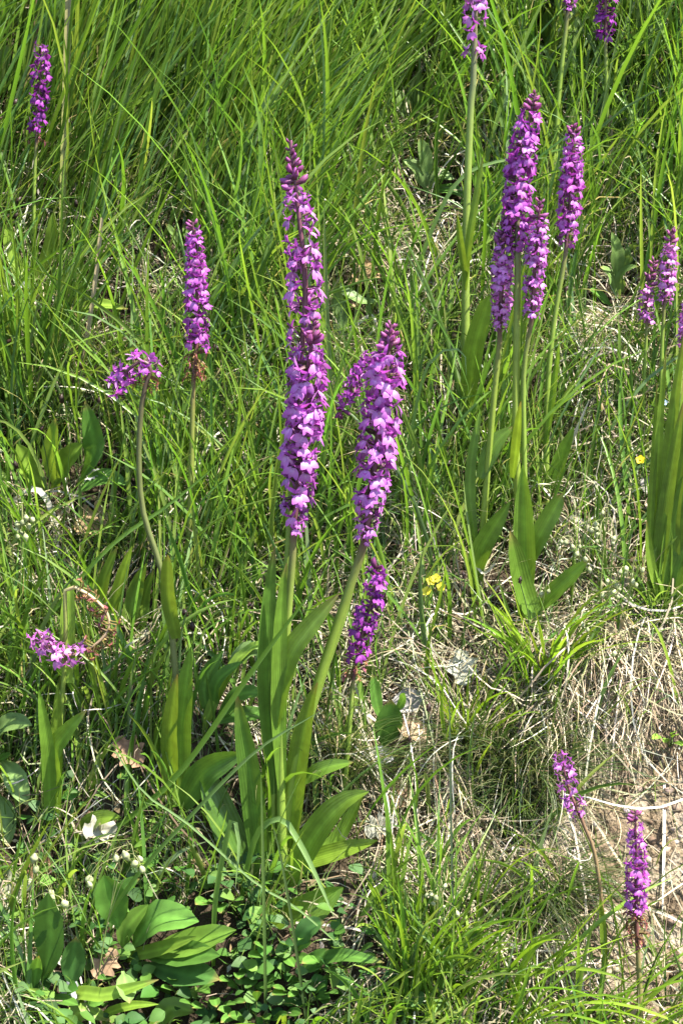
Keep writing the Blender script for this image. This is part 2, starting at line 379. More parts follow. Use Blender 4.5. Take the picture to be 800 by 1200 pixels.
def leaf_part(name, P, wid, base_col, tip_col, parent, org, face=None, fold=.28, prof='lance', mat=None, nv=12, nu=6, twist=0., wav=.04):
    P = spline(P, nv); s = np.linspace(0, 1, nv)
    if prof == 'lance':  wp = np.interp(s, [0, .12, .4, .7, .88, 1], [.42, .72, 1, .85, .5, .05])
    elif prof == 'blunt': wp = np.interp(s, [0, .12, .4, .7, .9, .97, 1], [.6, .8, 1, .95, .72, .42, .05])
    else:                wp = np.interp(s, [0, .12, .3, .55, .8, .93, 1], [.14, .2, .72, 1, .75, .38, .03])   # ovate
    if face is None: face = nrm(np.array([random.uniform(-.5, .5), -1, .75 + random.uniform(-.3, .5)]))
    v, f, u = strap(P, wp * wid, face, fold, nu, twist, wav, random.uniform(0, 6))
    c = np.array(base_col)[None] * (1 - u[:, 1:2]) + np.array(tip_col)[None] * u[:, 1:2]
    if random.random() < .6:      # browned tip
        tb = np.clip((u[:, 1:2] - random.uniform(.88, .95)) / .07, 0, 1); c = c * (1 - tb) + np.array((.24, .18, .06)) * tb
    mid = np.exp(-(u[:, :1] / .12) ** 2)
    c = c * (1 + .35 * mid) * random.uniform(.85, 1.15)
    return mk(name, v - org, f, mat or M_LEAF, c, u, parent)

def orchid(label, stem, spike, rad, tint='lilac', dens=520, buds=.14, wither=0., leaves=(), sr=3.4, sparse=.0, top_col=(.12, .055, .055), stem_col=(.17, .25, .035), group='purple orchids on the bank', fs=1.0, wither_from=0.0, lean=0.0):
    b = hit(*stem[0]); b[2] = H(b[0], b[1]) - .006
    y = b[1]; org = b.copy()
    ro = root('orchid', b, label, 'orchid', group)
    nS = len(stem) + len(spike)
    allp = list(stem[1:]) + list(spike)
    pts = [b] + [at(q[0], q[1], y, lean * (k + 1) / nS) for k, q in enumerate(allp)]
    pts = np.array(pts); ns = len(stem); k = mpp(pts[ns])
    sp = spline(pts[:ns + 1], 22); s = np.linspace(0, 1, 22)
    v, f = tube(sp, np.interp(s, [0, .3, 1], [1.35, 1.1, .8]) * sr * .001, 8)
    c = np.array(stem_col)[None] * (1 - s[:, None] ** 9) + np.array(top_col)[None] * s[:, None] ** 9
    mk('stem', v - org, f, M_STEM, np.repeat(c, 8, 0), parent=ro)
    ax = spline(pts[ns:], 60); s = np.linspace(0, 1, 60)
    v, f = tube(ax, np.interp(s, [0, 1], [.8, .35]) * sr * .001, 6)
    c = np.array(top_col)[None] * (1 - s[:, None]) + np.array((.14, .05, .08))[None] * s[:, None]
    sk = mk('flower_spike', v - org, f, M_STEM, np.repeat(c, 6, 0), parent=ro)
    ln = np.linalg.norm(np.diff(ax, axis=0), axis=1).sum(); N = int(ln * dens * 1.12); sparse = sparse + .08
    T = nrm(np.gradient(ax, axis=0)); az = random.uniform(0, 6)
    for q in range(N):
        t = (q + .5) / N; az += 2.39996 + random.uniform(-.25, .25)
        if t < 1 - buds and random.random() < sparse * (1.6 - 1.2 * t): continue
        fi = min(t * 59, 58.99); i0 = int(fi); p = ax[i0] + (ax[i0 + 1] - ax[i0]) * (fi - i0); tt = T[i0]
        rp = np.interp(t, np.linspace(0, 1, len(rad)), rad) * k
        e1 = nrm(np.cross(tt, [0.2, 1, 0.1])); e2 = np.cross(tt, e1)
        o = math.cos(az) * e1 + math.sin(az) * e2
        kind = 'floret'
        if t > 1 - buds: kind = 'bud'
        elif wither_from <= t < wither or (t < wither + .06 and t >= wither_from and wither > 0 and random.random() < .5): kind = 'withered_floret'
        if kind == 'bud':
            sc = np.interp(t, [1 - buds, 1], [1.35, .8]) * np.clip(rp / .009, .85, 1.3)
        else:
            sc = np.clip(rp / .0152, .52, 1.5) * random.uniform(.78, 1.18) * fs
            if kind == 'withered_floret': sc = max(sc, 1.05)
        # keep the axis' own up but let the blooms look a little at the light
        up = nrm(tt + o * (-.05 + random.uniform(-.12, .12)) + np.array([0, 0, .25]))
        up = nrm(up - o * (up @ o)); yy = np.cross(up, o)
        Mx = Matrix(((o[0], yy[0], up[0], 0), (o[1], yy[1], up[1], 0), (o[2], yy[2], up[2], 0), (0, 0, 0, 1)))
        Mx = Mx @ Matrix.Rotation(random.gauss(0, .35), 4, 'X') @ Matrix.Rotation(random.gauss(0, .3), 4, 'Z') @ Matrix.Rotation(random.gauss(.05, .3), 4, 'Y')
        off = (.9 if kind != 'bud' else .3) * sr * .001 * .5 + (max(rp - .0135 * sc, 0) * .6 if kind == 'floret' else 0)
        ob = bpy.data.objects.new(kind, flo(tint, kind)); link(ob, sk)
        ob.matrix_basis = Matrix.Translation(Vector(p - org + o * off)) @ Mx @ Matrix.Diagonal((sc, sc, sc, 1))
    guard(np.array(spike, float), max(rad) + 6, (pts[-1] - CAM) @ CF)
    if len(stem) > 1: guard(np.array(list(stem[len(stem) // 2:]) + [spike[0]], float), 7, (pts[-1] - CAM) @ CF, .75)
    for lf in leaves:
        sp_, wpx = lf[0], lf[1]; opt = lf[2] if len(lf) > 2 else {}
        fw = opt.get('fw', random.uniform(.0, .03)); m = len(sp_)
        LP = np.array([at(a_, b_, y, opt.get('b', .004) + fw * (q / (m - 1))) for q, (a_, b_) in enumerate(sp_)])
        c0, c1 = opt.get('c', (G_MD, G_MD * 1.05))
        leaf_part('leaf', LP, wpx * k, c0, c1, ro, org, prof=opt.get('p', 'lance'), twist=opt.get('tw', random.uniform(-.3, .3)), fold=opt.get('fold', .3), face=opt.get('face'))
        guard(spline(np.array(sp_, float), 7)[2:], wpx * .4, (LP[0] - CAM) @ CF, opt.get('g', .76))
    return ro

BR = (G_LT * .9, G_LT); DK = (G_DK, G_DK * 1.1); YG = (np.array((.15, .25, .025)), np.array((.17, .26, .03)))

orchid('tallest orchid, its long loose mauve spike with a dark bud tip rising above the grass',
  [(316,1040),(321,900),(330,760),(338,650),(347,460)], [(348,452),(356,380),(357,320),(348,235),(340,165)], [14,23,27,25,18,8], 'lilac', 430, .19, sparse=.20, sr=3.9, fs=.92,
  leaves=[([(306,1035),(296,930),(277,812)],30,{'c':DK,'fw':.02}), ([(322,930),(312,800),(316,690),(322,640)],24,{'fw':.008,'c':DK}), ([(300,1045),(262,960),(235,890)],42,{'c':DK,'fw':-.02}),
          ([(310,1060),(345,1075),(402,1040)],46,{'c':(G_MD,G_MD),'fw':.05})])
orchid('orchid with a dense mauve spike standing close in front of the tallest spike',
  [(332,1040),(329,900),(335,760),(343,650)], [(344,622),(350,560),(356,500),(360,440),(368,374)], [13,25,27,28,24,8], 'lilac', 600, .12, sparse=.16, sr=3.8, lean=.02,
  leaves=[([(322,850),(338,775),(362,738),(397,696)],32,{'c':(G_MD,G_LT),'fw':.02}), ([(330,930),(326,820),(330,700),(336,660)],20,{'fw':.012}), ([(335,1040),(372,975),(405,940),(432,928)],38,{'fw':.04,'c':(G_MD,G_LT*.8)})])
orchid('orchid on a slanting bright green stem with a broad magenta spike',
  [(326,1025),(345,900),(373,800),(406,700),(424,645)], [(428,632),(434,580),(443,510),(452,440),(458,380)], [11,22,26,27,25,10], 'lilac', 600, .12, sparse=.14, sr=4.7, stem_col=(.17,.25,.03), lean=.03,
  leaves=[([(338,1010),(349,900),(362,830),(372,800)],30,{'c':YG,'fw':.012}), ([(350,918),(378,901),(414,893)],19,{'fw':.02}), ([(340,1015),(390,1000),(442,985)],25,{'c':YG,'fw':.03}), ([(345,1030),(395,985),(428,925)],24,{'fw':.0})])
orchid('orchid whose narrow spike bends over and hangs beside the broad magenta spike',
  [(330,1018),(349,900),(377,800),(409,702),(440,560),(446,450)], [(444,425),(432,420),(416,446),(397,490)], [10,14,14,9], 'magenta', 560, .14, sr=2.2, fs=.95, lean=.0)
orchid('short dark purple orchid on a thin stalk in the mown-looking dry grass',
  [(402,945),(407,880),(413,805)], [(414,795),(422,750),(436,700),(442,663)], [14,17,18,15], 'purple', 520, .03, wither=.16, sparse=.12, sr=2.4)
orchid('slim magenta orchid with brown withered lower flowers on a pale straight stalk',
  [(221,700),(223,610),(226,470)], [(227,446),(231,390),(230,320),(226,260)], [12,18,18,15,9], 'magenta', 560, .04, wither=.18, sr=2.8, stem_col=(.17,.20,.04), top_col=(.14,.06,.05))
orchid('orchid with a drooping broken purple head on a dark curved stalk',
  [(214,935),(206,790),(192,680),(168,600),(163,530),(167,468)], [(170,455),(176,432),(166,424),(150,434),(132,456)], [13,17,17,18,17], 'magenta', 470, .0, wither=.12, sparse=.15, sr=2.8, stem_col=(.11,.13,.04), top_col=(.07,.05,.03),
  leaves=[([(207,748),(198,700),(197,650)],19,{'c':(G_LT*.8,G_LT*.8),'p':'blunt'}), ([(210,945),(213,850),(224,758)],30,{'fw':.01}), ([(214,945),(240,905),(285,882)],36,{'fw':.03,'c':DK}), ([(204,930),(200,860),(208,790)],24,{'c':YG})])
orchid('broken orchid with withered tan stalk folded over and a few mauve flowers left',
  [(67,980),(70,870),(77,760),(77,690)], [(88,688),(108,700),(125,718),(127,738),(108,758),(80,768),(58,762),(44,740)], [12,13,13,14,15,18,17], 'pink', 400, .0, wither=.58, sparse=.1, sr=2.2, top_col=(.42,.33,.16), stem_col=(.15,.21,.03), lean=.03,
  leaves=[([(80,800),(80,740),(82,684)],19,{'c':BR,'p':'blunt','fw':-.01}), ([(58,965),(57,890),(46,808)],18), ([(66,960),(62,890),(78,860),(102,832)],28,{'fw':.03}), ([(86,985),(112,962),(142,958)],24,{'fw':.04,'c':BR}), ([(66,960),(66,880),(68,800)],16,{'c':YG})])
orchid('small loose violet orchid on a brown stalk in the tall lush grass',
  [(40,340),(40,240),(42,180)], [(43,165),(45,130),(48,90),(49,52)], [12,13,13,10], 'purple', 420, .0, wither=.08, sparse=.25, sr=2.2, fs=1.1,
  leaves=[([(42,335),(60,290),(62,250)],20,{'c':BR}), ([(36,335),(15,300),(8,260)],18,{'c':BR})])
orchid('orchid blooming at the top of a tall thick pale green stem with broad leaf',
  [(545,540),(545,400),(546,260),(552,110)], [(554,100),(556,40),(558,-30),(559,-90)], [14,17,18,14], 'lilac', 480, .14, sparse=.5, sr=4.2, stem_col=(.18,.25,.04), top_col=(.14,.17,.06),
  leaves=[([(548,480),(556,410),(574,345)],27,{'fw':.03,'c':(G_LT,G_LT),'p':'blunt','g':.97}), ([(545,340),(550,280),(566,182)],10,{'c':BR}), ([(546,330),(540,290),(535,250)],9,{'c':BR})])
orchid('dark purple orchid with a brown stalk at the upper edge of the bank',
  [(714,260),(711,140),(709,60)], [(709,42),(709,10),(710,-50)], [13,15,10], 'purple', 520, .1, sparse=.1, sr=2.6)
orchid('orchid seen only by its lowest flower over a leafy green stem',
  [(648,260),(652,140),(663,30)], [(666,12),(669,-20),(671,-80)], [8,14,8], 'magenta', 520, .1, sr=2.8)
orchid('tallest orchid of the leafy group of four, its curved dense spike leaning over',
  [(612,728),(609,640),(604,500),(606,330)], [(606,292),(606,240),(610,190),(618,148),(627,109)], [15,21,21,21,18,7], 'magenta', 680, .12, sparse=.12, sr=3.8, stem_col=(.20,.27,.035), top_col=(.13,.13,.06),
  leaves=[([(614,728),(614,640),(612,545)],28,{'fw':.01}), ([(614,668),(632,628),(659,578)],24,{'fw':.01,'p':'blunt'}), ([(632,740),(612,690),(597,622)],30,{'fw':.03}), ([(620,722),(652,692),(690,655)],25,{'fw':.03}),
          ([(600,560),(605,520),(610,470)],14,{'c':YG})])
orchid('orchid with a short tapering pinkish spike touching the tall curved spike of the leafy group',
  [(560,705),(566,610),(577,480),(585,400)], [(585,386),(587,345),(589,300),(592,255)], [9,15,16,14,8], 'pink', 700, .24, sr=3.2, stem_col=(.19,.26,.035), lean=.02,
  leaves=[([(556,690),(560,650),(597,588)],26,{'fw':.02}), ([(556,640),(550,560),(562,480)],14,{'fw':-.01}), ([(562,560),(580,520),(600,500)],22,{'fw':.0})])
orchid('orchid with a loose-bottomed lilac spike and bud tip tucked behind its tall neighbour',
  [(616,722),(614,560),(613,440),(621,385)], [(623,370),(626,320),(629,280),(632,235)], [11,15,16,14,8], 'lilac', 640, .16, sparse=.1, sr=2.8, lean=.025)
orchid('straight magenta orchid standing apart from the leafy group on a thin greenish stalk',
  [(640,590),(640,480),(647,390),(661,305)], [(663,288),(667,240),(670,190),(672,145)], [12,17,17,15,9], 'magenta', 640, .1, sparse=.1, sr=2.8,
  leaves=[([(642,585),(655,540),(672,500)],18,{'fw':.01}), ([(640,520),(650,440),(655,400)],8)])
orchid('small pale mauve orchid beside the lily-like leaf clump, its spike well open',
  [(772,520),(774,430),(777,370)], [(778,354),(782,320),(785,290),(787,268)], [11,14,12,6], 'pink', 560, .2, sr=2.2)
orchid('small pale mauve orchid with a mostly closed reddish bud tip',
  [(750,520),(755,430),(757,385)], [(757,376),(757,350),(761,325),(766,304)], [11,12,9,5], 'pink', 520, .42, sr=2.0)
orchid('pale mauve orchid half hidden behind the lily-like leaf clump',
  [(792,560),(797,440),(799,412)], [(800,403),(803,380),(808,340)], [9,13,7], 'pink', 520, .2, sr=2.2)
orchid('few-flowered mauve orchid leaning from a thin red-brown stalk over bare soil',
  [(708,1135),(705,1065),(696,1000),(684,968)], [(679,955),(668,930),(661,905),(659,884)], [12,17,16,13], 'lilac', 480, .0, sparse=.22, sr=1.9, top_col=(.15,.07,.05), stem_col=(.20,.14,.07),
  leaves=[([(708,1140),(706,1090),(702,1050)],9,{'c':YG})])
orchid('upright deep violet orchid with withered brown lower flowers rooted in bare soil',
  [(750,1215),(749,1160),(747,1120)], [(746,1104),(745,1060),(745,1010),(744,975),(744,952)], [8,15,17,16,12,6], 'magenta', 640, .07, wither=.20, sr=2.6, top_col=(.13,.055,.04), stem_col=(.19,.17,.06))

# ------------------------------------------------------------------ leaf clump at the right edge and other leafy herbs
def leafplant(name, base, label, cat, leaves, prof='ovate', mat=None, group=None, part='leaf', nv=10, nu=6, stemmy=False):
    b = hit(*base); b[2] = H(b[0], b[1]) - .004
    ro = root(name, b, label, cat, group); k = mpp(b)
    for lf in leaves:
        sp_, wpx = lf[0], lf[1]; opt = lf[2] if len(lf) > 2 else {}
        m = len(sp_); fw = opt.get('fw', random.uniform(.005, .03))
        LP = np.array([at(a_, b_, b[1], opt.get('b', .006) + fw * (q / (m - 1))) for q, (a_, b_) in enumerate(sp_)])
        if opt.get('p', prof) == 'lance' and np.linalg.norm(LP[0] - b) > .006:
            LP = np.vstack([b + np.array([(LP[0] - b)[0] * .5, 0, -.006]), LP])
        c0, c1 = opt.get('c', (G_MD, G_MD))
        leaf_part(part, LP, wpx * k, c0, c1, ro, b, prof=opt.get('p', prof), mat=mat or M_HERB, fold=opt.get('fold', .22), nv=nv, nu=nu, wav=.07,
                  face=opt.get('face', nrm(np.array([random.uniform(-.3, .3), -.8, 1.0]))), twist=random.uniform(-.25, .25))
        guard(spline(np.array(sp_, float), 7)[2:], wpx * .4, (LP[0] - CAM) @ CF, .8)
    return ro

HB = (np.array((.085, .19, .03)), np.array((.09, .195, .03))); HD = (np.array((.05, .125, .028)), np.array((.055, .13, .028))); HL = (np.array((.14, .26, .035)), np.array((.15, .27, .035)))
HP = (np.array((.15, .24, .07)), np.array((.16, .25, .07)))
leafplant('leaf_clump', (778,712), 'clump of long upright strap leaves beside the pale mauve orchids', 'plant',
  [([(768,695),(780,590),(800,470)],18,{'c':(G_MD,G_LT)}), ([(778,700),(792,610),(822,520)],26,{'c':(G_MD,G_MD)}), ([(786,705),(800,650),(835,600)],30,{'c':(G_MD,G_DK)}), ([(772,660),(784,520),(802,385)],16,{'c':(G_MD,G_LT)}),
   ([(762,695),(774,600),(792,520)],13,{'c':BR}), ([(768,600),(773,490),(780,410)],11,{'c':(G_MD,G_LT)}), ([(790,700),(812,560),(822,420)],22,{'c':(G_DK,G_MD)}), ([(760,650),(766,530),(769,450)],9,{'c':(G_MD,G_LT)}), ([(782,700),(772,650),(800,615)],20,{'c':(G_MD,G_LT)}),
   ([(788,705),(796,560),(800,440)],16,{'c':(G_MD,G_LT)}), ([(792,700),(790,600),(815,470)],14,{'c':BR}), ([(774,705),(762,660),(757,610)],12,{'c':BR})], 'lance', M_LEAF)
leafplant('broadleaf_plant', (158,1118), 'low rosette of broad oval green leaves stacked above the ground', 'plant',
  [([(152,1115),(182,1078),(233,1080)],46,{'c':HB,'fw':.04}), ([(160,1118),(215,1108),(277,1090)],38,{'c':HL,'fw':.05}), ([(160,1120),(210,1118),(258,1120)],34,{'c':HB,'fw':.06}), ([(165,1128),(210,1140),(258,1148)],40,{'c':HD,'fw':.06}),
   ([(145,1118),(148,1090),(174,1060)],26,{'c':HL}), ([(150,1122),(190,1112),(230,1098)],20,{'c':BR,'p':'lance','fw':.06}), ([(140,1090),(132,1060),(122,1025)],40,{'c':HB}), ([(130,1060),(148,1040),(164,1030)],20,{'c':HB})])
leafplant('dock_plant', (72,1165), 'two dark green upright tongue-shaped leaves beside the curled dead oak leaves', 'plant',
  [([(50,1158),(60,1100),(57,1046)],44,{'c':HD}), ([(84,1162),(86,1125),(89,1098)],30,{'c':HD}), ([(40,1165),(42,1140),(46,1120)],16,{'c':HB})])
leafplant('strap_leaf_plant', (140,1200), 'low plant with long narrow bright leaves spreading over the ground', 'plant',
  [([(88,1166),(125,1166),(186,1148)],19,{'c':BR,'p':'lance','fw':.05}), ([(122,1192),(150,1180),(186,1177)],15,{'c':BR,'p':'lance','fw':.05}), ([(75,1205),(100,1184),(130,1197)],26,{'c':BR,'p':'lance'}), ([(170,1212),(200,1182),(228,1186)],28,{'c':(G_MD,G_LT)}),
   ([(144,1138),(148,1155),(152,1176)],24,{'c':HP,'fw':.05}), ([(55,1165),(75,1172),(92,1178)],16,{'c':HB}), ([(100,1176),(112,1172),(124,1172)],18,{'c':HB})])
leafplant('toothed_herb', (-8,930), 'herb with pale toothed oval leaves reaching in from the left of the broken orchid', 'plant',
  [([(-14,868),(10,848),(38,850)],28,{'c':HP}), ([(0,888),(16,908),(33,944)],28,{'c':HP,'fw':.04}), ([(-10,926),(4,950),(10,992)],28,{'c':HP,'fw':.04}), ([(-10,900),(2,890),(14,884)],14,{'c':HB})])
def small_herb(base, n, spread, size, label, col=HB, up=.6):
    b0 = np.array(base, float); lv = []
    for q in range(n):
        a = random.uniform(0, 2 * math.pi); r0 = spread * random.uniform(.3, 1)
        p0 = b0 + np.array([math.cos(a) * r0, -abs(math.sin(a)) * r0 * up - r0 * .2]); d = np.array([math.cos(a), -.25 * math.sin(a) + .35 * random.uniform(-1, 1)]) * size
        lv.append(([tuple(p0), tuple(p0 + d * .5 + np.array([0, -2])), tuple(p0 + d)], size * random.uniform(.5, .72), {'c': tuple(c * random.uniform(.8, 1.2) for c in col), 'fw': random.uniform(.01, .035)}))
    ro = leafplant('small_herb', base, label, 'plant', lv, group='small leafy herbs low in the grass', nv=7, nu=4)
    b = np.array(ro.location); k = mpp(b); a_ = Acc()
    for l in lv:
        p1 = at(*l[0][0], b[1], .006) - 0
        P = spline(np.array([b, (b + p1) / 2 + np.array([0, -.006, .004]), p1]), 6); v, f = tube(P, .0007, 4); a_.add(v, f, (.09, .14, .03))
    a_.obj('stalk', M_STEM, ro, b)
for bx, by, nn, spd, sz, SH in ((285,1165,8,34,22,'leafy herb right of the oval-leaved rosette under the grass stalks'),(325,1130,7,30,24,'leafy herb under the basal leaves of the tall orchids'),(262,1068,5,22,24,'round-leaved herb above the rosette leaf tips'),
    (360,1175,7,30,20,'small-leaved herb at the foot of the dark thin stalk'),(245,1185,6,26,22,'leafy herb beneath the rosette leaves'),(400,1135,5,28,26,'larger-leaved herb at the edge of the sunny grass'),(300,1200,7,36,22,'leafy herb at the foot of the straight thin stalk'),(215,1165,5,20,20,'small herb between the rosette and narrow bright leaves')):
    small_herb((bx, by), nn, spd, sz, SH)
small_herb((784,872), 5, 12, 15, 'tiny bright herb with four rounded leaves on the bare soil edge', HL, .9)
leafplant('herb', (458,885), 'herb with one large upright green leaf beside the grey dead leaf', 'plant', [([(450,880),(454,850),(458,820)],34,{'c':HB}), ([(448,850),(440,820),(436,790)],18,{'c':HB}), ([(462,835),(472,822),(474,812)],16,{'c':HB})])
leafplant('herb', (725,360), 'pale leafy herb between the straight magenta orchid and the small pale ones', 'plant', [([(722,350),(716,325),(702,312)],20,{'c':HP}), ([(725,350),(730,320),(748,312)],18,{'c':HP}), ([(722,330),(722,300),(716,272)],20,{'c':HP}), ([(726,320),(738,296),(744,284)],16,{'c':HP}), ([(718,360),(700,345),(690,340)],16,{'c':HB})])
leafplant('herb', (500,230), 'pale soft-leaved herb in the dry grass near the tall thick orchid stem', 'plant', [([(500,225),(490,200),(472,188)],22,{'c':HP}), ([(502,225),(512,205),(532,210)],20,{'c':HP}), ([(500,215),(498,185),(490,160)],18,{'c':HP}), ([(500,225),(528,222),(545,232)],18,{'c':HB})])
leafplant('herb', (478,150), 'pale herb with two toothed leaves above the dry grass patch', 'plant', [([(478,145),(485,115),(492,82)],20,{'c':HP}), ([(478,145),(470,118),(462,105)],18,{'c':HP})])
leafplant('herb', (640,60), 'herb with a single yellow-green leaf near the upper quaking grass', 'plant', [([(638,55),(640,30),(646,6)],16,{'c':HL}), ([(640,60),(630,48),(622,44)],12,{'c':HP})])
leafplant('herb', (0,140), 'pale broad leaf poking from the lush grass by the violet orchid', 'plant', [([(-10,120),(2,80),(14,50)],24,{'c':HP})])
leafplant('herb', (222,300), 'pale grey-green herb touching the tip of the slim magenta orchid', 'plant', [([(212,300),(205,280),(194,262)],17,{'c':HP}), ([(208,300),(190,292),(180,282)],13,{'c':HP}), ([(214,305),(222,285),(214,262)],13,{'c':HP})])
leafplant('herb', (95,400), 'single arching bright broad leaf above the tangle of dry grass', 'plant', [([(78,385),(108,358),(150,362)],20,{'c':BR,'p':'lance','fw':.03})])
leafplant('herb', (75,580), 'clump of wide bright leaves at the foot of the tall fine grass', 'plant', [([(60,575),(75,545),(98,520)],34,{'c':BR}), ([(60,580),(35,550),(20,520)],30,{'c':BR}), ([(85,580),(120,560),(150,568)],26,{'c':HB}), ([(70,580),(62,540),(66,490)],30,{'c':BR}), ([(90,570),(110,530),(100,470)],26,{'c':HB})])
leafplant('herb', (425,390), 'two pale broad fallen-looking leaves beside the upper part of the tallest spike', 'plant', [([(398,340),(420,352),(450,354)],17,{'c':HP,'p':'lance'}), ([(405,400),(398,360),(390,322)],15,{'c':HP,'p':'lance'})])
leafplant('herb', (262,850), 'bushy pale plant with stacked narrow leaves behind the slanting stems', 'plant', [([(250,845),(255,800),(285,775)],22,{'c':HB}), ([(250,850),(280,815),(312,812)],24,{'c':HB}), ([(245,850),(270,840),(318,835)],22,{'c':HB}), ([(245,850),(240,800),(262,762)],20,{'c':HB}), ([(240,850),(280,770),(330,745)],14,{'c':BR,'p':'lance'}), ([(262,790),(290,762),(318,765)],22,{'c':HP})])
leafplant('herb', (160,720), 'upright cluster of bright lance leaves left of the dark curved stalk', 'plant', [([(118,720),(122,680),(138,640)],16,{'c':BR,'p':'lance'}), ([(130,730),(142,680),(155,640)],16,{'c':BR,'p':'lance'}), ([(165,735),(170,700),(180,668)],18,{'c':BR,'p':'lance'}), ([(150,735),(160,690),(172,660)],20,{'c':(G_MD,G_LT),'p':'lance'})])
leafplant('herb', (400,1140), 'pair of broad soft leaves low in the bright grass with a pale tip', 'plant', [([(370,1130),(400,1120),(450,1128)],20,{'c':HB,'p':'lance','fw':.05}), ([(345,1110),(360,1090),(380,1080)],28,{'c':HD}), ([(350,1140),(365,1130),(385,1112)],22,{'c':HB})])

# ------------------------------------------------------------------ blades
def blades(roots, az, th0, kap, Ln, wd, K, c0, c1, tw0, tw1, daz, nu=1, flop=1.0, clamp=True, pw=1.4):
    N = len(roots); s = np.linspace(0, 1, K + 1)
    th = th0[:, None] + kap[:, None] * s[None] ** pw
    a = az[:, None] + daz[:, None] * s[None]
    D = np.stack([np.sin(th) * np.cos(a), np.sin(th) * np.sin(a), np.cos(th)], -1)
    step = (Ln / K)[:, None, None]
    P = np.concatenate([roots[:, None], roots[:, None] + np.cumsum((D[:, 1:] + D[:, :-1]) / 2 * step, 1)], 1)
    if clamp:
        gz = H(P[..., 0], P[..., 1]) + .003
        P[..., 2] = np.where(np.arange(K + 1)[None] > 0, np.maximum(P[..., 2], gz), P[..., 2])
    side = np.stack([-np.sin(a), np.cos(a), np.zeros_like(a)], -1)
    nn = np.cross(D, side)
    ps = tw0[:, None] + tw1[:, None] * s[None]
    L = side * np.cos(ps)[..., None] + nn * np.sin(ps)[..., None]
    Nn = nn * np.cos(ps)[..., None] - side * np.sin(ps)[..., None]
    wp = np.interp(s, [0, .25, .6, .85, 1], [.7, 1, .9, .5, .04])
    hw = (wd / 2)[:, None, None] * wp[None, :, None]
    if nu == 1: Vv = np.stack([P - L * hw, P + L * hw], 2)
    else: Vv = np.stack([P - L * hw + Nn * hw * .45, P, P + L * hw + Nn * hw * .45], 2)
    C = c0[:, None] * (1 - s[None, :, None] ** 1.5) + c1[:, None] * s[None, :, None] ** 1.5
    return P, Vv, np.broadcast_to(C[:, :, None], Vv.shape)

def blade_obj(name, Vv, C, mat, parent=None, org=(0, 0, 0)):
    N, K1, M = Vv.shape[:3]
    i = np.arange(N)[:, None, None] * (K1 * M) + np.arange(K1 - 1)[None, :, None] * M + np.arange(M - 1)[None, None]
    F = np.stack([i, i + 1, i + M + 1, i + M], -1).reshape(-1, 4)
    return mk(name, Vv.reshape(-1, 3) - np.asarray(org), F, mat, C.reshape(-1, 3), parent=parent)

def seg_dist(px, py, A, B):
    d = B - A; t = np.clip(((px - A[0]) * d[0] + (py - A[1]) * d[1]) / (d @ d + 1e-9), 0, 1)
    return np.hypot(px - A[0] - t * d[0], py - A[1] - t * d[1])

def keep_clear(P):
    """drop blades that would stand before a bloom, stem or big leaf"""
    px, py, z = project(P.reshape(-1, 3)); sh = P.shape[:2]
    px = px.reshape(sh); py = py.reshape(sh); z = z.reshape(sh)
    px = np.concatenate([px, (px[:, 1:] + px[:, :-1]) / 2], 1); py = np.concatenate([py, (py[:, 1:] + py[:, :-1]) / 2], 1); z = np.concatenate([z, (z[:, 1:] + z[:, :-1]) / 2], 1)
    ok = np.ones(sh[0], bool)
    for pts, r, gz, ch in GUARD:
        lo = pts.min(0) - r; hi = pts.max(0) + r
        cand = np.where(((px > lo[0]) & (px < hi[0]) & (py > lo[1]) & (py < hi[1]) & (z < gz + .01)).any(1) & ok)[0]
        if not len(cand): continue
        bad = np.zeros(len(cand), bool)
        for q in range(len(pts) - 1):
            bad |= ((seg_dist(px[cand], py[cand], pts[q], pts[q + 1]) < r) & (z[cand] < gz + .01)).any(1)
        bad &= rng.random(len(cand)) < ch
        ok[cand[bad]] = False
    return ok

XR, YR = (-.8, .8), (1.22, 2.95)
AREA = (XR[1] - XR[0]) * (YR[1] - YR[0]) / math.cos(R(48))
def scatter(per_m2, which, power=1.0, clump=0.0, seed=0):
    n = int(AREA * per_m2)
    x = rng.uniform(*XR, n); y = rng.uniform(*YR, n)
    P = np.stack([x, y, H(x, y)], -1)
    W = np.concatenate([cover(P[k:k + 20000]) for k in range(0, n, 20000)])
    wgt = W[:, which] ** power
    if clump: wgt = wgt * np.clip(1 - clump + clump * 2.4 * (vnoise(x * 22, y * 22, seed + 40) - .2), 0, 1.4)
    far = np.clip(1.25 - np.abs(x) / .8, .3, 1)
    k = rng.random(n) < wgt * far
    return P[k], W[k]

def cvar(n, cols, wts, jit=.22):
    cols = np.array(cols); i = rng.choice(len(cols), n, p=np.array(wts) / np.sum(wts))
    return cols[i] * rng.uniform(1 - jit, 1 + jit, (n, 1)) * rng.uniform(.92, 1.08, (n, 3))

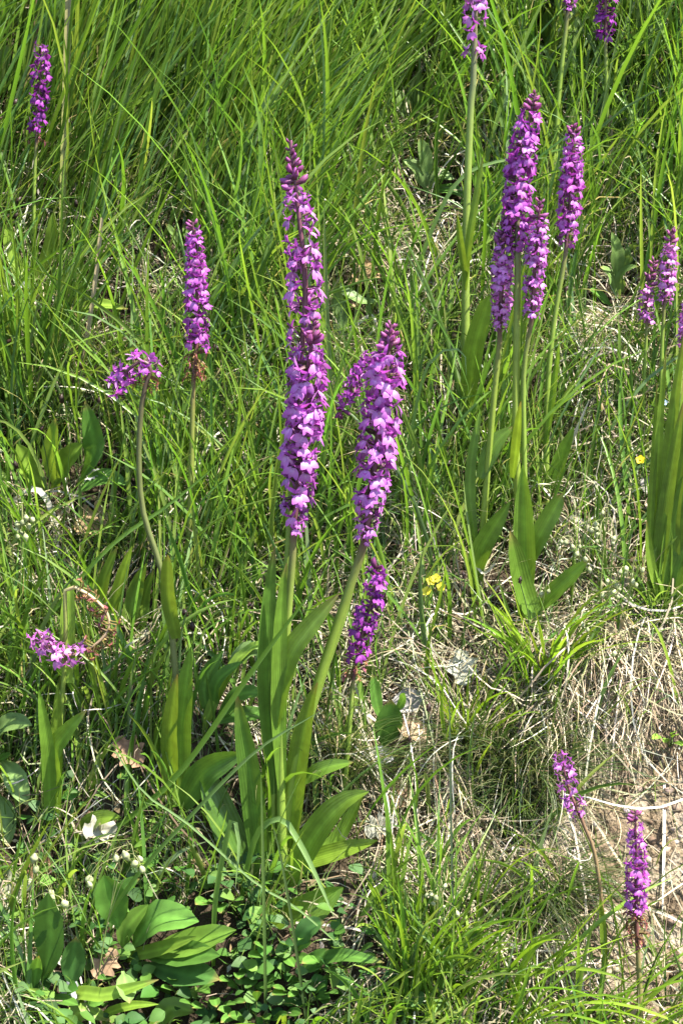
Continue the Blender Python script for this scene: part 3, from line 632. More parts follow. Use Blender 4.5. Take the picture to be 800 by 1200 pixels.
U = rng.uniform
def meadow(name, P, wx, Lr, wr, thr, kr, K, cols, wts, nu, tipmul, down=.5, spread=1.6):
    n = len(P); px, py, _ = project(P)
    # lie of the grass: combed to the right in the upper left, tousled elsewhere, always somewhat downhill
    comb = np.clip(1.15 - np.hypot((px - 190) / 380, (py - 120) / 400), 0, 1)
    sw = (vnoise(P[:, 0] * 5 + 9, P[:, 1] * 5, 71) - .5) * 4.5
    az = np.where(rng.random(n) < comb * 1.5, rng.normal(-.15, .55, n), -math.pi / 2 + sw + rng.normal(0, spread, n))
    up = np.sin(az) > .3
    th0 = U(*thr, n); kap = U(*kr, n) * np.where(up, .45, 1); th0 = np.where(up, th0 * .6, th0)
    th0 = th0 + comb * .16; kap = kap * (1 - .6 * comb)
    Ln = U(*Lr, n) * np.interp(py, [0, 350, 700, 1000, 1300], [1.1, .95, .66, .5, .5]) * (0.75 + .5 * vnoise(P[:, 0] * 8, P[:, 1] * 8, 55)); wd = U(*wr, n)
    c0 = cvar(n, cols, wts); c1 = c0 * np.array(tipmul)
    Pp, Vv, C = blades(P - np.array([0, 0, .004]), az, th0, kap, Ln, wd, K, c0, c1, rng.normal(0, .5, n), rng.normal(0, .9, n), rng.normal(0, .5, n), nu)
    ok = keep_clear(Pp)
    return Vv[ok], C[ok]

LUSH = [(.108, .208, .026), (.145, .245, .034), (.085, .175, .032), (.18, .26, .05), (.12, .20, .075)]
P, W = scatter(15000, 0, 1.0, .45, 1)
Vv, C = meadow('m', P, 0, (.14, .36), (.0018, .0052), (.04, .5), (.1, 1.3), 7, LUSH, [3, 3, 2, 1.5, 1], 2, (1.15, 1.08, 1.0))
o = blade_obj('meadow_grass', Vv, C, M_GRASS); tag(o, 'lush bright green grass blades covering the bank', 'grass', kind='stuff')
FINE = [(.078, .15, .026), (.105, .185, .034), (.14, .21, .05), (.19, .21, .09), (.05, .10, .02), (.32, .29, .19)]
P, W = scatter(38000, 1, 1.1, .6, 2)
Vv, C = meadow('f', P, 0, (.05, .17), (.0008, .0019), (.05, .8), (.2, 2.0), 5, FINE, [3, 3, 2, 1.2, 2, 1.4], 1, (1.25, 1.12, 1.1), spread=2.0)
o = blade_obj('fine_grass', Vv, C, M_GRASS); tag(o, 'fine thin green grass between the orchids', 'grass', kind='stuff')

# dry straw lying on and hanging down the bank
def straw(per_m2, Lr, wr, lift, cols, wts, seed, K=7, downhill=.0, which=2, power=1.3):
    P, W = scatter(per_m2, which, power, .6, seed); n = len(P)
    a = U(0, 2 * np.pi, n); a = np.where(rng.random(n) < downhill + W[:, 3] * .6, -math.pi / 2 + rng.normal(0, .35, n), a)
    Ln = U(*Lr, n); s = np.linspace(0, 1, K + 1); k1 = rng.normal(0, .7, n); k2 = rng.normal(0, 1, n) * np.where(rng.random(n) < .25, 3.0, .8)
    aa = a[:, None] + k1[:, None] * s + k2[:, None] * s ** 2
    dx = np.cos(aa) * (Ln / K)[:, None]; dy = np.sin(aa) * (Ln / K)[:, None] * .67
    x = P[:, :1] + np.concatenate([np.zeros((n, 1)), np.cumsum(dx[:, 1:], 1)], 1)
    y = P[:, 1:2] + np.concatenate([np.zeros((n, 1)), np.cumsum(dy[:, 1:], 1)], 1)
    hgt = .003 + U(0, 1, (n, 1)) ** 2 * lift * (np.sin(np.pi * np.clip(s[None] * U(.6, 1.3, (n, 1)) + U(0, .3, (n, 1)), 0, 1)) + .15)
    Q = np.stack([x, y, H(x, y)], -1) + hgt[..., None] * np.array([0, -.74, .67])
    D = nrm(np.gradient(Q, axis=1)); nn = np.array([0, -.74, .67]) + rng.normal(0, .5, (n, 1, 3))
    L = nrm(np.cross(D, nn)); wp = np.interp(s, [0, .3, .8, 1], [.8, 1, .8, .15])
    hw = (U(*wr, n) / 2)[:, None, None] * wp[None, :, None]
    Vv = np.stack([Q - L * hw, Q + L * hw], 2); c = cvar(n, cols, wts)
    ok = keep_clear(Q)
    return Vv[ok], np.broadcast_to(c[:, None, None], Vv.shape)[ok]
STRAW = [(.34, .30, .20), (.25, .21, .13), (.48, .44, .35), (.16, .12, .07), (.22, .22, .11)]
V1, C1 = straw(26000, (.03, .15), (.0005, .0016), .04, STRAW, [3, 3, 2, 2, 1.5], 3)
V2, C2 = straw(1900, (.08, .20), (.0010, .0025), .05, STRAW, [3, 2, 4, .5, 1], 4, downhill=.3)
o = blade_obj('dry_grass', np.concatenate([V1, V2]), np.concatenate([C1, C2]), M_DRY); tag(o, 'tangle of bleached dry grass lying on the bank', 'dry grass', kind='stuff')
# rootlets and stems hanging on the bare soil
V1, C1 = straw(1700, (.02, .09), (.0004, .0011), .012, STRAW, [3, 3, 2, 3, 0], 6, downhill=.5, which=3, power=1.0)
o = blade_obj('rootlet_litter', V1, C1, M_DRY); tag(o, 'thin pale rootlets and straw bits on the bare soil', 'litter', kind='stuff')

# crumbs of earth and gravel
ICO = np.array([(0,0,1),(.89,0,.45),(.28,.85,.45),(-.72,.53,.45),(-.72,-.53,.45),(.28,-.85,.45),(.72,.53,-.45),(-.28,.85,-.45),(-.89,0,-.45),(-.28,-.85,-.45),(.72,-.53,-.45),(0,0,-1)])
ICF = np.array([(0,1,2),(0,2,3),(0,3,4),(0,4,5),(0,5,1),(1,6,2),(2,7,3),(3,8,4),(4,9,5),(5,10,1),(6,7,2),(7,8,3),(8,9,4),(9,10,5),(10,6,1),(11,7,6),(11,8,7),(11,9,8),(11,10,9),(11,6,10)])
P, W = scatter(19000, 3, 1.0, .3, 8); n = len(P)
sz = .0006 + .0050 * rng.random(n) ** 4
Vc = P[:, None] + (ICO[None] * U(.6, 1.35, (n, 12, 1))) * sz[:, None, None] * U(.7, 1.3, (n, 1, 3))
Fc = (ICF[None] + (np.arange(n) * 12)[:, None, None]).reshape(-1, 3)
cc = cvar(n, [(.19, .14, .09), (.25, .20, .145), (.09, .06, .035), (.32, .29, .25)], [3, 3, 2, 1.2], .2)
o = mk('soil_crumbs', Vc.reshape(-1, 3), Fc, M_STONE, np.repeat(cc, 12, 0), smooth=False); tag(o, 'loose crumbs of tan earth and grit on the bare patch', 'gravel', kind='stuff')

# broken bits of dead leaf in the thatch
P, W = scatter(5200, 2, 1.0, .6, 9); n = len(P)
e = nrm(rng.normal(0, 1, (n, 3))); f_ = nrm(np.cross(e, rng.normal(0, 1, (n, 3)))); sz = U(.002, .008, n)[:, None]
Q = P + np.array([0, -.004, .005]); Vl = np.stack([Q - e * sz, Q + f_ * sz * .5 + e * sz * .1, Q + e * sz, Q - f_ * sz * .45], 1)
cc = cvar(n, [(.24, .17, .10), (.36, .28, .18), (.13, .085, .05), (.40, .36, .30)], [3, 2, 3, 1.5])
o = mk('leaf_litter', Vl.reshape(-1, 3), np.arange(n * 4).reshape(-1, 4), M_DEAD, np.repeat(cc, 4, 0), smooth=False); tag(o, 'small brown leaf crumbs caught in the thatch', 'litter', kind='stuff')

# ------------------------------------------------------------------ tufts that read as one
def tuft(base, n, Lr, wr, thr, kr, cols, wts, label, name='grass_tuft', spread=.02, az=None, nu=1, K=8, group=None, bias=0):
    b = hit(*base); rr = np.abs(rng.normal(0, spread, n)); ra = U(0, 2 * np.pi, n)
    x = b[0] + rr * np.cos(ra); y = b[1] + rr * np.sin(ra) * .6; P = np.stack([x, y, H(x, y) - .004], -1)
    a = ra + rng.normal(0, .5, n) if az is None else rng.normal(az[0], az[1], n)
    a = np.where(np.sin(a) > .2, -a, a)
    th0 = U(*thr, n); c0 = cvar(n, cols, wts)
    Pp, Vv, C = blades(P, a, th0, U(*kr, n), U(*Lr, n), U(*wr, n), K, c0, c0 * np.array((1.15, 1.08, 1)), rng.normal(0, .4, n), rng.normal(0, .8, n), rng.normal(0, .35, n), nu)
    ok = keep_clear(Pp)
    return tag(blade_obj(name, Vv[ok], C[ok], M_GRASS), label, 'grass tuft', group)
FES = [(.055, .095, .028), (.085, .125, .04), (.16, .17, .085), (.035, .065, .02), (.20, .19, .11)]
tuft((608,930), 1100, (.05,.12), (.0006,.0011), (.1,1.1), (.5,1.9), FES, [3,3,2,2,1], 'hair-fine dark tussock overhanging a hollow in the bank', 'grass_tussock', .028)
tuft((625,1060), 700, (.05,.12), (.0006,.0011), (.5,1.4), (.3,1.3), FES, [3,3,2,2,1], 'drooping hair-fine grey-green tussock left of the violet orchid in soil', 'grass_tussock', .022)
tuft((560,890), 450, (.04,.10), (.0006,.0012), (.1,.9), (.4,1.6), FES, [3,3,2,2,1.5], 'fine wiry tussock between the fallen pale leaves and the soil patch', 'grass_tussock', .025)
tuft((395,905), 900, (.05,.13), (.0006,.0011), (.1,.8), (.4,1.5), FES, [3,3,2,2,1.5], 'fine wiry tussock behind the short dark purple orchid stalk', 'grass_tussock', .03)
DRYC = [(.40, .35, .25), (.30, .25, .17), (.52, .48, .39), (.20, .15, .10), (.15, .17, .07)]
for (bx, by, nn, lb) in ((700,735,420,'bleached dry tuft hanging down over the top of the bare soil'), (762,765,330,'greyish dry tuft draped below the strap leaf clump'), (655,800,300,'straw-coloured tuft spilling beside the bright yellow-green tuft'),
                         (545,955,320,'dry tuft drooping from the edge of the litter hollow'), (600,1085,260,'pale dry tuft drooping under the hair-fine tussocks'), (725,830,50,'thin dry strands hanging over the small burrow in the soil')):
    t_ = tuft((bx, by), nn, (.03, .12), (.0006, .0018), (1.3, 2.4), (-.3, 1.0), DRYC, [3, 3, 2, 2.5, 1.5], lb, 'dry_grass_tuft', .036, az=(-math.pi / 2, .7))
    t_.data.materials[0] = M_DRY
BRT = [(.16, .27, .02), (.13, .24, .02), (.19, .29, .03)]
tuft((640,800), 70, (.06,.14), (.002,.0042), (.1,.7), (.2,1.0), BRT, [1,1,1], 'bright yellow-green tuft below the leafy orchid group', spread=.012, nu=2)
tuft((590,1215), 42, (.14,.24), (.003,.0058), (.2,.9), (.4,1.3), BRT, [1,1,1], 'tuft of broad glowing grass blades arching toward the bare soil', spread=.03, az=(-.4,.5), nu=2)
tuft((690,1225), 34, (.10,.20), (.0026,.005), (.1,.9), (.3,1.2), BRT, [1,1,1], 'tuft of broad yellow-green blades between the two orchids on soil', spread=.03, az=(-.6,.8), nu=2)
tuft((480,1175), 150, (.08,.16), (.0024,.005), (.05,.7), (.2,1.1), BRT + LUSH, [1]*8, 'dense bright tuft in the sunny grass below the leaf litter', spread=.04, nu=2)
tuft((330,1260), 40, (.10,.20), (.003,.005), (.05,.7), (.3,1.2), BRT, [1,1,1], 'bright tuft rising beside the small rounded herbs', spread=.03, nu=2)
tuft((772,728), 120, (.04,.10), (.0010,.0028), (.1,1.0), (.3,1.2), LUSH + FES[:2], [1]*7, 'short green tuft at the foot of the strap leaf clump', spread=.025, nu=1)
tuft((770,1235), 60, (.05,.12), (.0012,.003), (.1,1.0), (.3,1.2), BRT + FES[:2], [1]*5, 'thin tuft at the foot of the upright violet orchid', spread=.03, nu=1)
tuft((545,880), 40, (.07,.14), (.002,.004), (.05,.6), (.1,.9), BRT, [1,1,1], 'sparse tuft of bright short blades in the leaf litter', spread=.03, nu=2)
tuft((30,470), 160, (.12,.26), (.002,.004), (.02,.35), (.1,.8), LUSH, [1,2,1,2,1], 'tall upright tuft of green blades below the violet orchid', spread=.04, nu=2)

# ------------------------------------------------------------------ single blades and straws the eye picks out
def ribbon(name, px, wid, col, col2, label, cat, y=None, mat=None, fw=.03, fold=.35, group=None, twist=0, taper=True, face=(0.1, -1, .5)):
    b = hit(*px[0]) if y is None else hit(*y)
    if y is None: b[2] -= .004
    P = np.array([at(a, c, b[1], fw * (q / (len(px) - 1)) + .004) for q, (a, c) in enumerate(px)])
    if y is None: P[0] = b
    P = spline(P, 18); s = np.linspace(0, 1, 18)
    wp = np.interp(s, [0, .3, .7, .9, 1], [.7, 1, .9, .5, .06] if taper else [.8, 1, 1, .9, .6])
    v, f, u = strap(P, wp * wid * mpp(b), face, fold, 2, twist)
    c = np.array(col)[None] * (1 - u[:, 1:2]) + np.array(col2)[None] * u[:, 1:2]
    o = mk(name, v - P[0], f, mat or M_GRASS, c, u); o.location = P[0]
    return tag(o, label, cat, group)
GB = (.13, .24, .03); GP = (.18, .28, .09); ST = (.38, .34, .25); SW = (.46, .43, .35)
ribbon('grass_shoot', [(280,1060),(300,980),(330,960),(352,990),(372,1030),(391,1074)], 7, GB, GP, 'pale grass blade bent sharply down beside the orchid stems', 'grass', fw=.06)
ribbon('grass_shoot', [(80,1000),(150,960),(215,900),(300,780),(375,680)], 6.5, GB, GB, 'long straight blade slanting up across the tall orchid stems', 'grass', fw=.06)
ribbon('grass_shoot', [(0,800),(60,720),(130,640),(200,590),(260,540)], 5, GB, GB, 'long blade slanting past the dark curved orchid stalk', 'grass', fw=.05)
ribbon('grass_shoot', [(100,1120),(150,1040),(220,960),(300,880),(378,832)], 4.5, GB, GP, 'grass blade crossing low in front of the slanting orchid stem', 'grass', fw=.07)
ribbon('grass_shoot', [(135,880),(170,930),(220,965),(300,1035),(345,1062),(400,1110),(440,1150)], 2.6, GP, GP, 'thin stalk trailing down over the broad rosette leaves', 'grass', y=(330,1180), fw=.0)
ribbon('grass_shoot', [(600,1195),(606,1150),(625,1110),(660,1090)], 9, (.16,.27,.02), (.2,.3,.03), 'broad glowing blade curling beside the hollow', 'grass', fw=.03)
ribbon('grass_shoot', [(475,415),(485,330),(530,220),(580,190),(640,185)], 5, GB, GP, 'blade arching behind the tall thick orchid stem', 'grass', fw=.03)
ribbon('grass_shoot', [(655,170),(653,110),(640,62),(622,50)], 7, GB, GP, 'bluish blade arching above the curved spike', 'grass', fw=.02)
ribbon('grass_shoot', [(440,640),(470,560),(500,430),(540,410),(546,440)], 4, GB, GP, 'slender blade hooking over near the broad upright leaf', 'grass', fw=.03)
ribbon('grass_shoot', [(250,1130),(252,1060),(262,1000),(272,960),(280,985),(276,1040)], 6, GB, GP, 'folded blade standing in the shade of the basal leaves', 'grass', fw=.04)
ribbon('grass_stalk', [(312,1215),(310,1100),(308,1000),(306,905)], 4, (.10,.17,.04), (.12,.19,.05), 'straight thin stalk rising before the basal orchid leaves', 'grass', fw=.0)
ribbon('grass_stalk', [(362,1215),(345,1100),(330,1010),(318,960)], 3.5, (.06,.10,.03), (.08,.13,.04), 'dark thin stalk leaning across the basal orchid leaves', 'grass', fw=.0)
ribbon('grass_stalk', [(530,1215),(530,1080),(528,950),(526,800)], 3, (.03,.05,.02), (.04,.06,.02), 'dark wiry stalk standing in the leaf litter', 'grass', fw=-.12)
ribbon('sheathed_stalk', [(72,300),(75,200),(78,100),(81,0),(82,-60)], 8, (.22,.25,.06), (.20,.17,.08), 'thick pale straw-green stalk standing in the lush grass', 'plant stalk', fw=0, fold=.9, taper=False, mat=M_STEM)
ribbon('dry_stalk', [(40,140),(41,70),(44,20),(46,-40)], 6, (.14,.08,.05), (.12,.06,.045), 'brown dry stalk behind the violet orchid', 'plant stalk', fw=0, fold=.9, taper=False, mat=M_STEM)
ribbon('dry_stalk', [(85,500),(100,410),(112,330),(120,255)], 5, (.30,.24,.13), (.34,.27,.16), 'brown leaning dry stalk over the dry tangle', 'plant stalk', fw=0, fold=.8, taper=False, mat=M_DRY)
ribbon('dry_stalk', [(718,260),(716,200),(714,135)], 6, (.20,.22,.06), (.20,.15,.08), 'yellow-green stalk in the grass behind the straight magenta orchid', 'plant stalk', fw=0, fold=.8, taper=False, mat=M_STEM)
STR = [
 ([(0,602),(20,585),(42,573),(58,592),(66,632),(60,690)], 7, 'thick pale straw hooping over beside the quaking grass'),
 ([(385,842),(410,834),(430,838),(446,850)], 6, 'short white straw arching by the slanting orchid stem'),
 ([(648,382),(662,395),(680,410),(688,440)], 6, 'white crooked straw near the thin greenish orchid stalk'),
 ([(660,430),(655,450),(662,475)], 6, 'white broken straw under the crooked one'),
 ([(720,390),(735,430),(745,470),(756,510)], 5, 'long pale straw hanging left of the strap leaf clump'),
 ([(646,560),(668,520),(690,468)], 4, 'straight straw leaning over the dark hollow'),
 ([(648,610),(670,607),(685,615),(700,630)], 7, 'broad flat straw above the quaking grass heads'),
 ([(706,800),(708,840),(711,885)], 4, 'long thin straw hanging straight down the soil'),
 ([(778,905),(777,1000),(775,1080)], 4, 'pale stem standing over the bare soil'),
 ([(575,690),(560,665),(553,655),(566,672),(580,660)], 3, 'curled thin straw beside the leafy orchid group'),
 ([(380,395),(410,385),(435,370),(438,385),(425,400)], 5, 'looped white straw right of the tallest spike'),
 ([(755,1060),(775,1070),(800,1082)], 4, 'twig lying right of the violet orchid'),
 ([(660,45),(672,60),(690,48),(705,45)], 7, 'white curled leaf tip in the upper grass'),
 ([(470,765),(478,775),(490,768)], 8, 'small white curled leaf by the dark purple orchid'),
 ([(690,740),(700,790),(712,850)], 6, 'flat pale straw streaming down onto the soil'),
 ([(755,760),(760,800),(752,840)], 6, 'curved pale straw below the strap leaf clump'),
 ([(680,780),(690,840),(688,880)], 5, 'grey straw hanging left of the soil hollow'),
]
for k, (px, wd, lb) in enumerate(STR):
    ribbon('dry_straw', px, wd, ST if k % 2 else SW, SW, lb, 'straw', mat=M_DRY, fw=.015, taper=k % 3 > 0, twist=random.uniform(-1, 1))

# ------------------------------------------------------------------ dead leaves
def dead_leaf(px, py, size, ang, col, label, lobed=False, curl=.5, lift=.02):
    b = hit(px, py); k = mpp(b); n = 13; nu = 8; s = np.linspace(0, 1, n); u = np.linspace(-1, 1, nu + 1)
    wid = np.sin(np.pi * np.clip(s * .96 + .03, 0, 1)) ** .7 * .36
    if lobed: wid = wid * (1 + .38 * np.sin(s * 22))
    lx = (s - .5)[:, None] * np.ones(nu + 1); ly = wid[:, None] * u[None]
    ph = random.uniform(0, 6)
    lz = curl * (ly ** 2 * 2.2 + .25 * (lx ** 2)) + .06 * np.sin(lx * 9 + ph) * np.sign(u)[None] * np.abs(ly) * 3 + .05 * np.sin(ly * 14 + lx * 6 + ph)
    L = np.stack([lx, ly, lz], -1).reshape(-1, 3) * size * k
    N = nrm(np.array([random.uniform(-.3, .3), -.85, .65])); a = nrm(np.array([math.cos(ang), 0, math.sin(ang)])); a = nrm(a - N * (a @ N)); bb = np.cross(N, a)
    Vv = L[:, :1] * a + L[:, 1:2] * bb + L[:, 2:] * N
    i = np.arange(n - 1)[:, None] * (nu + 1); j = np.arange(nu)[None]; m = nu + 1
    F = np.stack([i + j, i + j + 1, i + m + j + 1, i + m + j], -1).reshape(-1, 4)
    uu = np.broadcast_to(u[None], (n, nu + 1)).reshape(-1, 1)
    c = np.minimum(np.array(col), .36)[None] * .85 * (1 - .3 * np.exp(-(uu / .1) ** 2)) * U(.88, 1.12, (len(Vv), 1))
    ro = root('dead_leaf', b + N * lift, label, 'dead leaf', 'dead leaves in the thatch')
    mk('leaf_blade', Vv, F, M_DEAD, c, parent=ro)
    P = spline(np.array([a * size * k * -.5, a * size * k * -.62 + N * .002, a * size * k * -.74]), 5); v, f = tube(P, .0008, 5)
    mk('leaf_stalk', v, f, M_DEAD, np.tile(np.array(col) * .7, (len(v), 1)), parent=ro)
    guard([(px - size * .3, py), (px + size * .3, py)], size * .22, (b - CAM) @ CF, .8)
TN, GY, BN, PK = (.36, .25, .15), (.30, .28, .25), (.15, .085, .045), (.36, .27, .20)
for a_ in [(770,598,46,.4,PK,'pinkish dead leaf at the foot of the strap leaf clump',False),(766,580,34,2.4,GY,'grey dead leaf propped above the pinkish one',False),(118,622,52,.3,(.40,.25,.13),'brown crumpled dead leaf in the hollow left of the dark stalk',True),
 (475,862,40,2.7,TN,'tan dead leaf with a dark shadow under it by the large upright leaf',False),(482,830,42,.4,GY,'silver-grey dead leaf above the tan one',False),(536,922,30,1.4,PK,'small pale curled dead leaf in the litter hollow',True),
 (470,940,34,1.0,TN,'tan dead leaf below the white one in the litter',False),(452,892,30,-.5,(.58,.56,.50),'white papery dead leaf in the litter',False),(556,915,26,.2,GY,'grey curled dead leaf beside the small pale one',True),
 (24,1048,54,.5,(.44,.36,.25),'pale oak leaf lying left of the dark tongue leaves',True),(48,1030,44,1.2,BN,'dark brown curled oak leaf above the pale one',True),(118,978,40,.2,(.40,.34,.26),'pale dead leaf under the broken orchid leaves',True),
 (124,1134,40,1.0,(.26,.17,.10),'brown oak leaf among the rosette leaves',True),(152,888,44,2.2,(.28,.17,.10),'brown ragged leaf in the shade behind the broken orchid',True),(197,912,22,1.5,(.34,.18,.08),'small rusty leaf by the curved stalk base',False),
 (432,332,40,.7,(.40,.25,.13),'rusty dead leaf in the tangle right of the tallest spike',True),(396,300,44,-.8,(.50,.38,.24),'straw-coloured dead leaf touching the tallest spike',False),(300,680,34,.9,(.42,.34,.24),'tan dead leaf left of the tall stems',False),
 (726,748,34,-.6,(.46,.31,.18),'tan dead leaf over the straw at the top of the soil',False),(540,790,44,1.6,(.44,.37,.28),'grey-tan dead leaf hanging under the bright grass',True),(720,690,26,.3,(.36,.28,.20),'brown dead leaf under the quaking grass heads',False),
 (92,1168,30,.2,(.50,.46,.40),'bleached curled leaf over the narrow bright leaves',True),(450,975,38,.5,(.42,.35,.27),'grey-tan dead leaf at the edge of the bright grass',True),(490,1000,40,1.2,(.45,.38,.30),'crumpled pale dead leaf in the litter above the sunny grass',True),
 (32,345,16,.3,(.62,.56,.46),'small whitish leaf scrap in the upright green tuft',False),(118,565,18,.8,(.60,.60,.55),'white leaf scrap above the brown crumpled leaf',True),(545,105,36,.1,(.38,.28,.17),'brown dead leaf behind the tall thick stem',False)]:
    dead_leaf(*a_)

# ------------------------------------------------------------------ quaking grass
def spk_mesh():
    a = Acc(); n = 6; P = np.array([(0, 0, -t) for t in np.linspace(0, .0062, n)])
    v, f = tube(P, np.array([.0004, .0019, .0026, .0024, .0014, .0002]), 6); v[:, 1] *= .75
    v += rng.normal(0, .00018, v.shape)
    s = np.repeat(np.arange(n) % 2, 6)[:, None]; a.add(v, f, np.array((.42, .45, .23)) * (1 - .35 * s))
    return mk_mesh('spikelet', np.concatenate(a.V), [np.concatenate(a.F4)], M_SEED, np.concatenate(a.C))
SPK = [spk_mesh() for _ in range(3)]
def quaking(base, top, heads, label, sc=1.0):
    b = hit(*base); b[2] -= .004; k = mpp(b); y = b[1]
    ro = root('quaking_grass', b, label, 'quaking grass', 'quaking grass stems')
    mid = ((base[0] + top[0]) / 2 - (top[0] - base[0]) * .12, (base[1] + top[1]) / 2)
    St = spline(np.array([b, at(*mid, y, .01), at(*top, y, .02)]), 14); v, f = tube(St, .0006, 5); mk('stem', v - b, f, M_STEM, np.tile((.20, .24, .07), (len(v), 1)), parent=ro)
    a = Acc()
    for (hx, hy) in heads:
        e = at(hx, hy - 3, y, .02 + random.uniform(-.012, .012)); st = St[random.randrange(7, 14)]
        m = (e + st) / 2 + np.array([0, 0, .008]); P = spline(np.array([st, m, e + np.array([0, 0, .002]), e]), 7); v, f = tube(P, .00028, 4); a.add(v, f, (.25, .26, .10))
        ob = bpy.data.objects.new('spikelet', random.choice(SPK)); link(ob, ro); q = sc * random.uniform(.85, 1.2)
        ob.location = e - b; ob.rotation_euler = (random.uniform(-.4, .4), random.uniform(-.5, .5), random.uniform(0, 6)); ob.scale = (q, q, q)
        guard([(hx, hy - 3), (hx, hy + 5)], 5, (e - CAM) @ CF, .9)
    a.obj('pedicels', M_STEM, ro, b)
quaking((24,760), (26,592), [(20,613),(27,612),(31,606),(37,609),(19,620),(25,624),(28,618),(34,616),(21,629),(30,628)], 'quaking grass with a tight cluster of drooping pale heads under the hooped straw', 1.15)
quaking((665,740), (690,600), [(657,635),(663,635),(669,641),(679,641),(677,649),(685,655),(690,667)], 'quaking grass with heads just right of the leafy orchid group')
quaking((700,740), (712,595), [(697,614),(699,620),(701,626),(699,635),(706,601),(716,637),(720,631),(692,622)], 'quaking grass with heads in a hanging row before the dark hollow')
quaking((730,770), (742,655), [(727,670),(733,672),(740,674),(752,668),(732,666),(741,681),(744,686)], 'quaking grass with heads beside the foot of the strap leaf clump')
quaking((700,790), (716,672), [(712,681),(722,685),(726,690),(707,698),(723,700),(720,694)], 'quaking grass with low heads above the straw')
quaking((712,830), (730,745), [(720,765),(738,755),(688,738),(684,733)], 'quaking grass with a few heads over the streaming straw')
quaking((632,740), (640,680), [(643,693),(634,695)], 'quaking grass with two heads in front of the orchid leaf')
quaking((600,160), (612,0), [(581,10),(593,13),(611,18),(616,10),(632,8),(598,24)], 'quaking grass with heads near the blooms of the tall thick stem')
quaking((650,170), (662,8), [(664,19),(668,20),(656,36),(655,43),(660,30)], 'quaking grass beside the single yellow-green leaf')
quaking((20,1160), (48,990), [(41,1003),(43,1018),(62,1050),(74,1058),(67,1066),(58,1046)], 'quaking grass with cream heads over the dead oak leaves', 1.3)
quaking((110,1180), (150,990), [(135,1005),(145,1000),(158,1011),(165,1018),(106,1029),(103,1036),(163,1006)], 'quaking grass with large cream heads above the broad rosette', 1.4)
quaking((505,1160), (516,1030), [(498,1040),(505,1048),(512,1052),(519,1064),(520,1078),(518,1090),(500,1050),(508,1060),(522,1038),(535,1070)], 'quaking grass with greenish heads in the sunny grass', .9)
quaking((160,110), (165,-20), [(160,3),(163,10),(161,20),(163,27),(155,34)], 'quaking grass with white heads in the lush grass top', 1.0)

# ------------------------------------------------------------------ dark sedge heads
def head_mesh():
    n = 7; P = np.array([(0, 0, t) for t in np.linspace(-.002, .0068, n)]); v, f = tube(P, np.array([.0006, .0020, .0027, .0030, .0026, .0016, .0002]), 7)
    v += rng.normal(0, .0006, v.shape); s = rng.random((len(v), 1))
    return mk_mesh('seed_head', v, f, M_SEED, np.array((.014, .009, .008)) * (1 - s) + np.array((.06, .03, .02)) * s, smooth=False)
HDM = [head_mesh() for _ in range(3)]
SEDGE = [((20,547),'rusty sedge head above the drooping cluster of quaking grass'),((172,279),'dark sedge head left of the tip of the slim magenta orchid'),((255,410),'dark sedge head touching the slim magenta spike'),
 ((9,403),'black sedge head in the upright green tuft'),((73,470),'dark sedge head over the clump of wide bright leaves'),((35,320),'dark sedge head beside the small whitish leaf scrap'),
 ((90,241),'upper of two sedge heads right of the thick straw-green stalk'),((88,258),'lower of two sedge heads right of the thick straw-green stalk'),((21,237),'upper of two sedge heads left of the violet orchid stalk'),((18,255),'lower of two sedge heads left of the violet orchid stalk'),
 ((295,712),'dark sedge head just left of the tall orchid stems'),((218,720),'upper of two sedge heads beside the dark curved stalk leaf'),((226,738),'lower of two sedge heads beside the dark curved stalk leaf'),((17,122),'dark sedge head left of the violet spike'),
 ((160,345),'dark sedge head above the drooping broken purple head'),((117,472),'dark sedge head just under the drooping broken purple head'),((774,73),'right-hand sedge head in the grass past the dark purple orchid stalk'),((702,78),'dark sedge head against the dark purple orchid stalk'),
 ((763,85),'lower sedge head in the grass past the dark purple orchid stalk'),((598,632),'brown sedge head in front of the leafy group stems'),((609,682),'brown sedge head against the low broad leaf of the leafy group'),((576,488),'brown sedge head by the short pinkish spike stalk'),
 ((523,546),'dark sedge head left of the leafy orchid group in dark grass'),((544,676),'brown sedge head between yellow flowers and leafy orchid group'),((662,341),'dark sedge head below the straight magenta spike'),((480,868),'sedge head over the tan dead leaf'),((502,832),'sedge head beside the silver-grey dead leaf'),
 ((96,430),'dark sedge head beside the brown leaning dry stalk'),((48,505),'dark sedge head in front of the wide bright leaves'),((284,515),'dark sedge head left of the front mauve spike')]
for ((hx, hy), SL) in SEDGE:
    bx = hx + random.uniform(-25, 25); by = hy + random.uniform(70, 140)
    b = hit(bx, by); b[2] -= .004; e = at(hx, hy, b[1], .015)
    ro = root('sedge_stalk', b, SL, 'sedge', 'dark-headed sedge stalks')
    P = spline(np.array([b, (b + e) / 2 + np.array([random.uniform(-.008, .008), 0, 0]), e]), 9); v, f = tube(P, .0006, 5)
    mk('stem', v - b, f, M_STEM, np.tile((.07, .12, .03), (len(v), 1)), parent=ro)
    ob = bpy.data.objects.new('seed_head', random.choice(HDM)); link(ob, ro); ob.location = e - b; ob.rotation_euler = (random.uniform(-.5, .5), random.uniform(-.7, .7), 0); q = random.uniform(.65, 1.05); ob.scale = (q, q, q * 1.15)
    guard([(hx, hy - 3), (hx, hy + 3)], 5, (e - CAM) @ CF, .9)

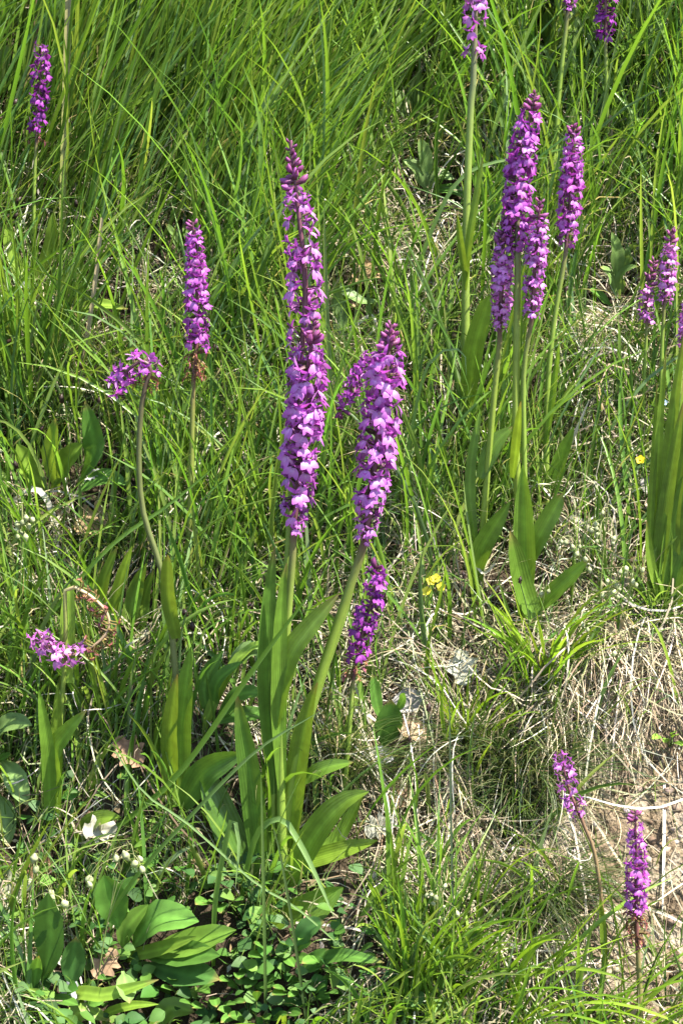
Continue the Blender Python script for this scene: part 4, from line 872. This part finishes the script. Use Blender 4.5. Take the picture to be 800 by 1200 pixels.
# ------------------------------------------------------------------ mat of small leaves in the shade
cx = np.concatenate([rng.normal(285, 75, 800), rng.normal(130, 90, 420), rng.normal(40, 60, 120)]); cy = np.concatenate([rng.normal(1140, 65, 800), rng.normal(1190, 60, 420), rng.normal(1000, 60, 120)])
Pg = hit(cx, cy); n = len(Pg); Pg[:, 2] = H(Pg[:, 0], Pg[:, 1])
Pg = Pg + np.array([0, -.5, .8]) * U(.004, .035, (n, 1))
az = U(0, 2 * np.pi, n); ti = rng.normal(.1, .4, n); d = np.stack([np.cos(az) * np.cos(ti), np.sin(az) * np.cos(ti) * .8 - .1, np.sin(ti)], -1)
nn = nrm(np.stack([rng.normal(0, .35, n), rng.normal(-.5, .35, n), np.ones(n)], -1)); L = nrm(np.cross(d, nn)); nn = np.cross(L, d); ln = U(.008, .019, n)
s_ = np.linspace(0, 1, 6); wp = np.array([.06, .42, .56, .5, .3, .02])
Q = Pg[:, None] + d[:, None] * (ln[:, None] * s_)[..., None] - nn[:, None] * (ln[:, None] * .18 * s_ ** 2)[..., None]
hw = (ln[:, None] * wp * U(.55, 1, (n, 1)))[..., None]
Vv = np.stack([Q - L[:, None] * hw + nn[:, None] * hw * .3, Q, Q + L[:, None] * hw + nn[:, None] * hw * .3], 2)
cc = cvar(n, [(.055, .135, .02), (.035, .09, .02), (.10, .19, .03), (.08, .15, .05)], [3, 3, 2, 1]); ok = keep_clear(Q)
o = blade_obj('ground_cover', Vv[ok], np.broadcast_to(cc[:, None, None], Vv.shape)[ok], M_MAT); tag(o, 'mat of tiny rounded leaves under the rosette and herbs', 'ground cover', kind='stuff')

# ------------------------------------------------------------------ small yellow and blue flowers
def bloom(base, heads, col, r, npet, label, centre):
    b = hit(*base); b[2] -= .003; ro = root('wild_flower', b, label, 'flower'); st = Acc()
    for (hx, hy) in heads:
        e = at(hx, hy, b[1], .02); P = spline(np.array([b, (b + e) / 2 + np.array([.004, 0, .004]), e]), 8); v, f = tube(P, .0007, 5); st.add(v, f, (.09, .16, .03))
        N = nrm(np.array([random.uniform(-.4, .4), -.8, .6])); a1 = nrm(np.cross(N, [0.3, .2, 1])); a2 = np.cross(N, a1)
        for q in range(npet):
            t = q * 2 * math.pi / npet; d = math.cos(t) * a1 + math.sin(t) * a2
            P = spline(np.array([e, e + d * r * .55 + N * r * .12, e + d * r + N * r * .3]), 5); v, f, u = strap(P, np.array([.35, .8, 1.0, .9, .4]) * r * .9, N, .15, 2)
            mk('petal', v - b, f, M_BLOOM, np.tile(col, (len(v), 1)), parent=ro)
        v = ICO * r * .28 + e + N * r * .12; mk('flower_centre', v - b, ICF, M_BLOOM, np.tile(centre, (len(v), 1)), parent=ro)
        guard([(hx - 3, hy), (hx + 3, hy)], 7, (e - CAM) @ CF)
    st.obj('stem', M_STEM, ro, b)
bloom((752,610), [(750,539)], (.80, .62, .02), .0048, 5, 'single small yellow flower in the grass left of the strap leaf clump', (.7, .45, .02))
bloom((508,745), [(504,681),(517,688),(500,693),(511,678)], (.75, .66, .05), .0048, 5, 'little cluster of yellow flowers right of the dark purple orchid', (.6, .55, .05))
bloom((776,540), [(778,472)], (.45, .58, .75), .0034, 5, 'tiny pale blue flower beside the strap leaf clump', (.7, .7, .5))
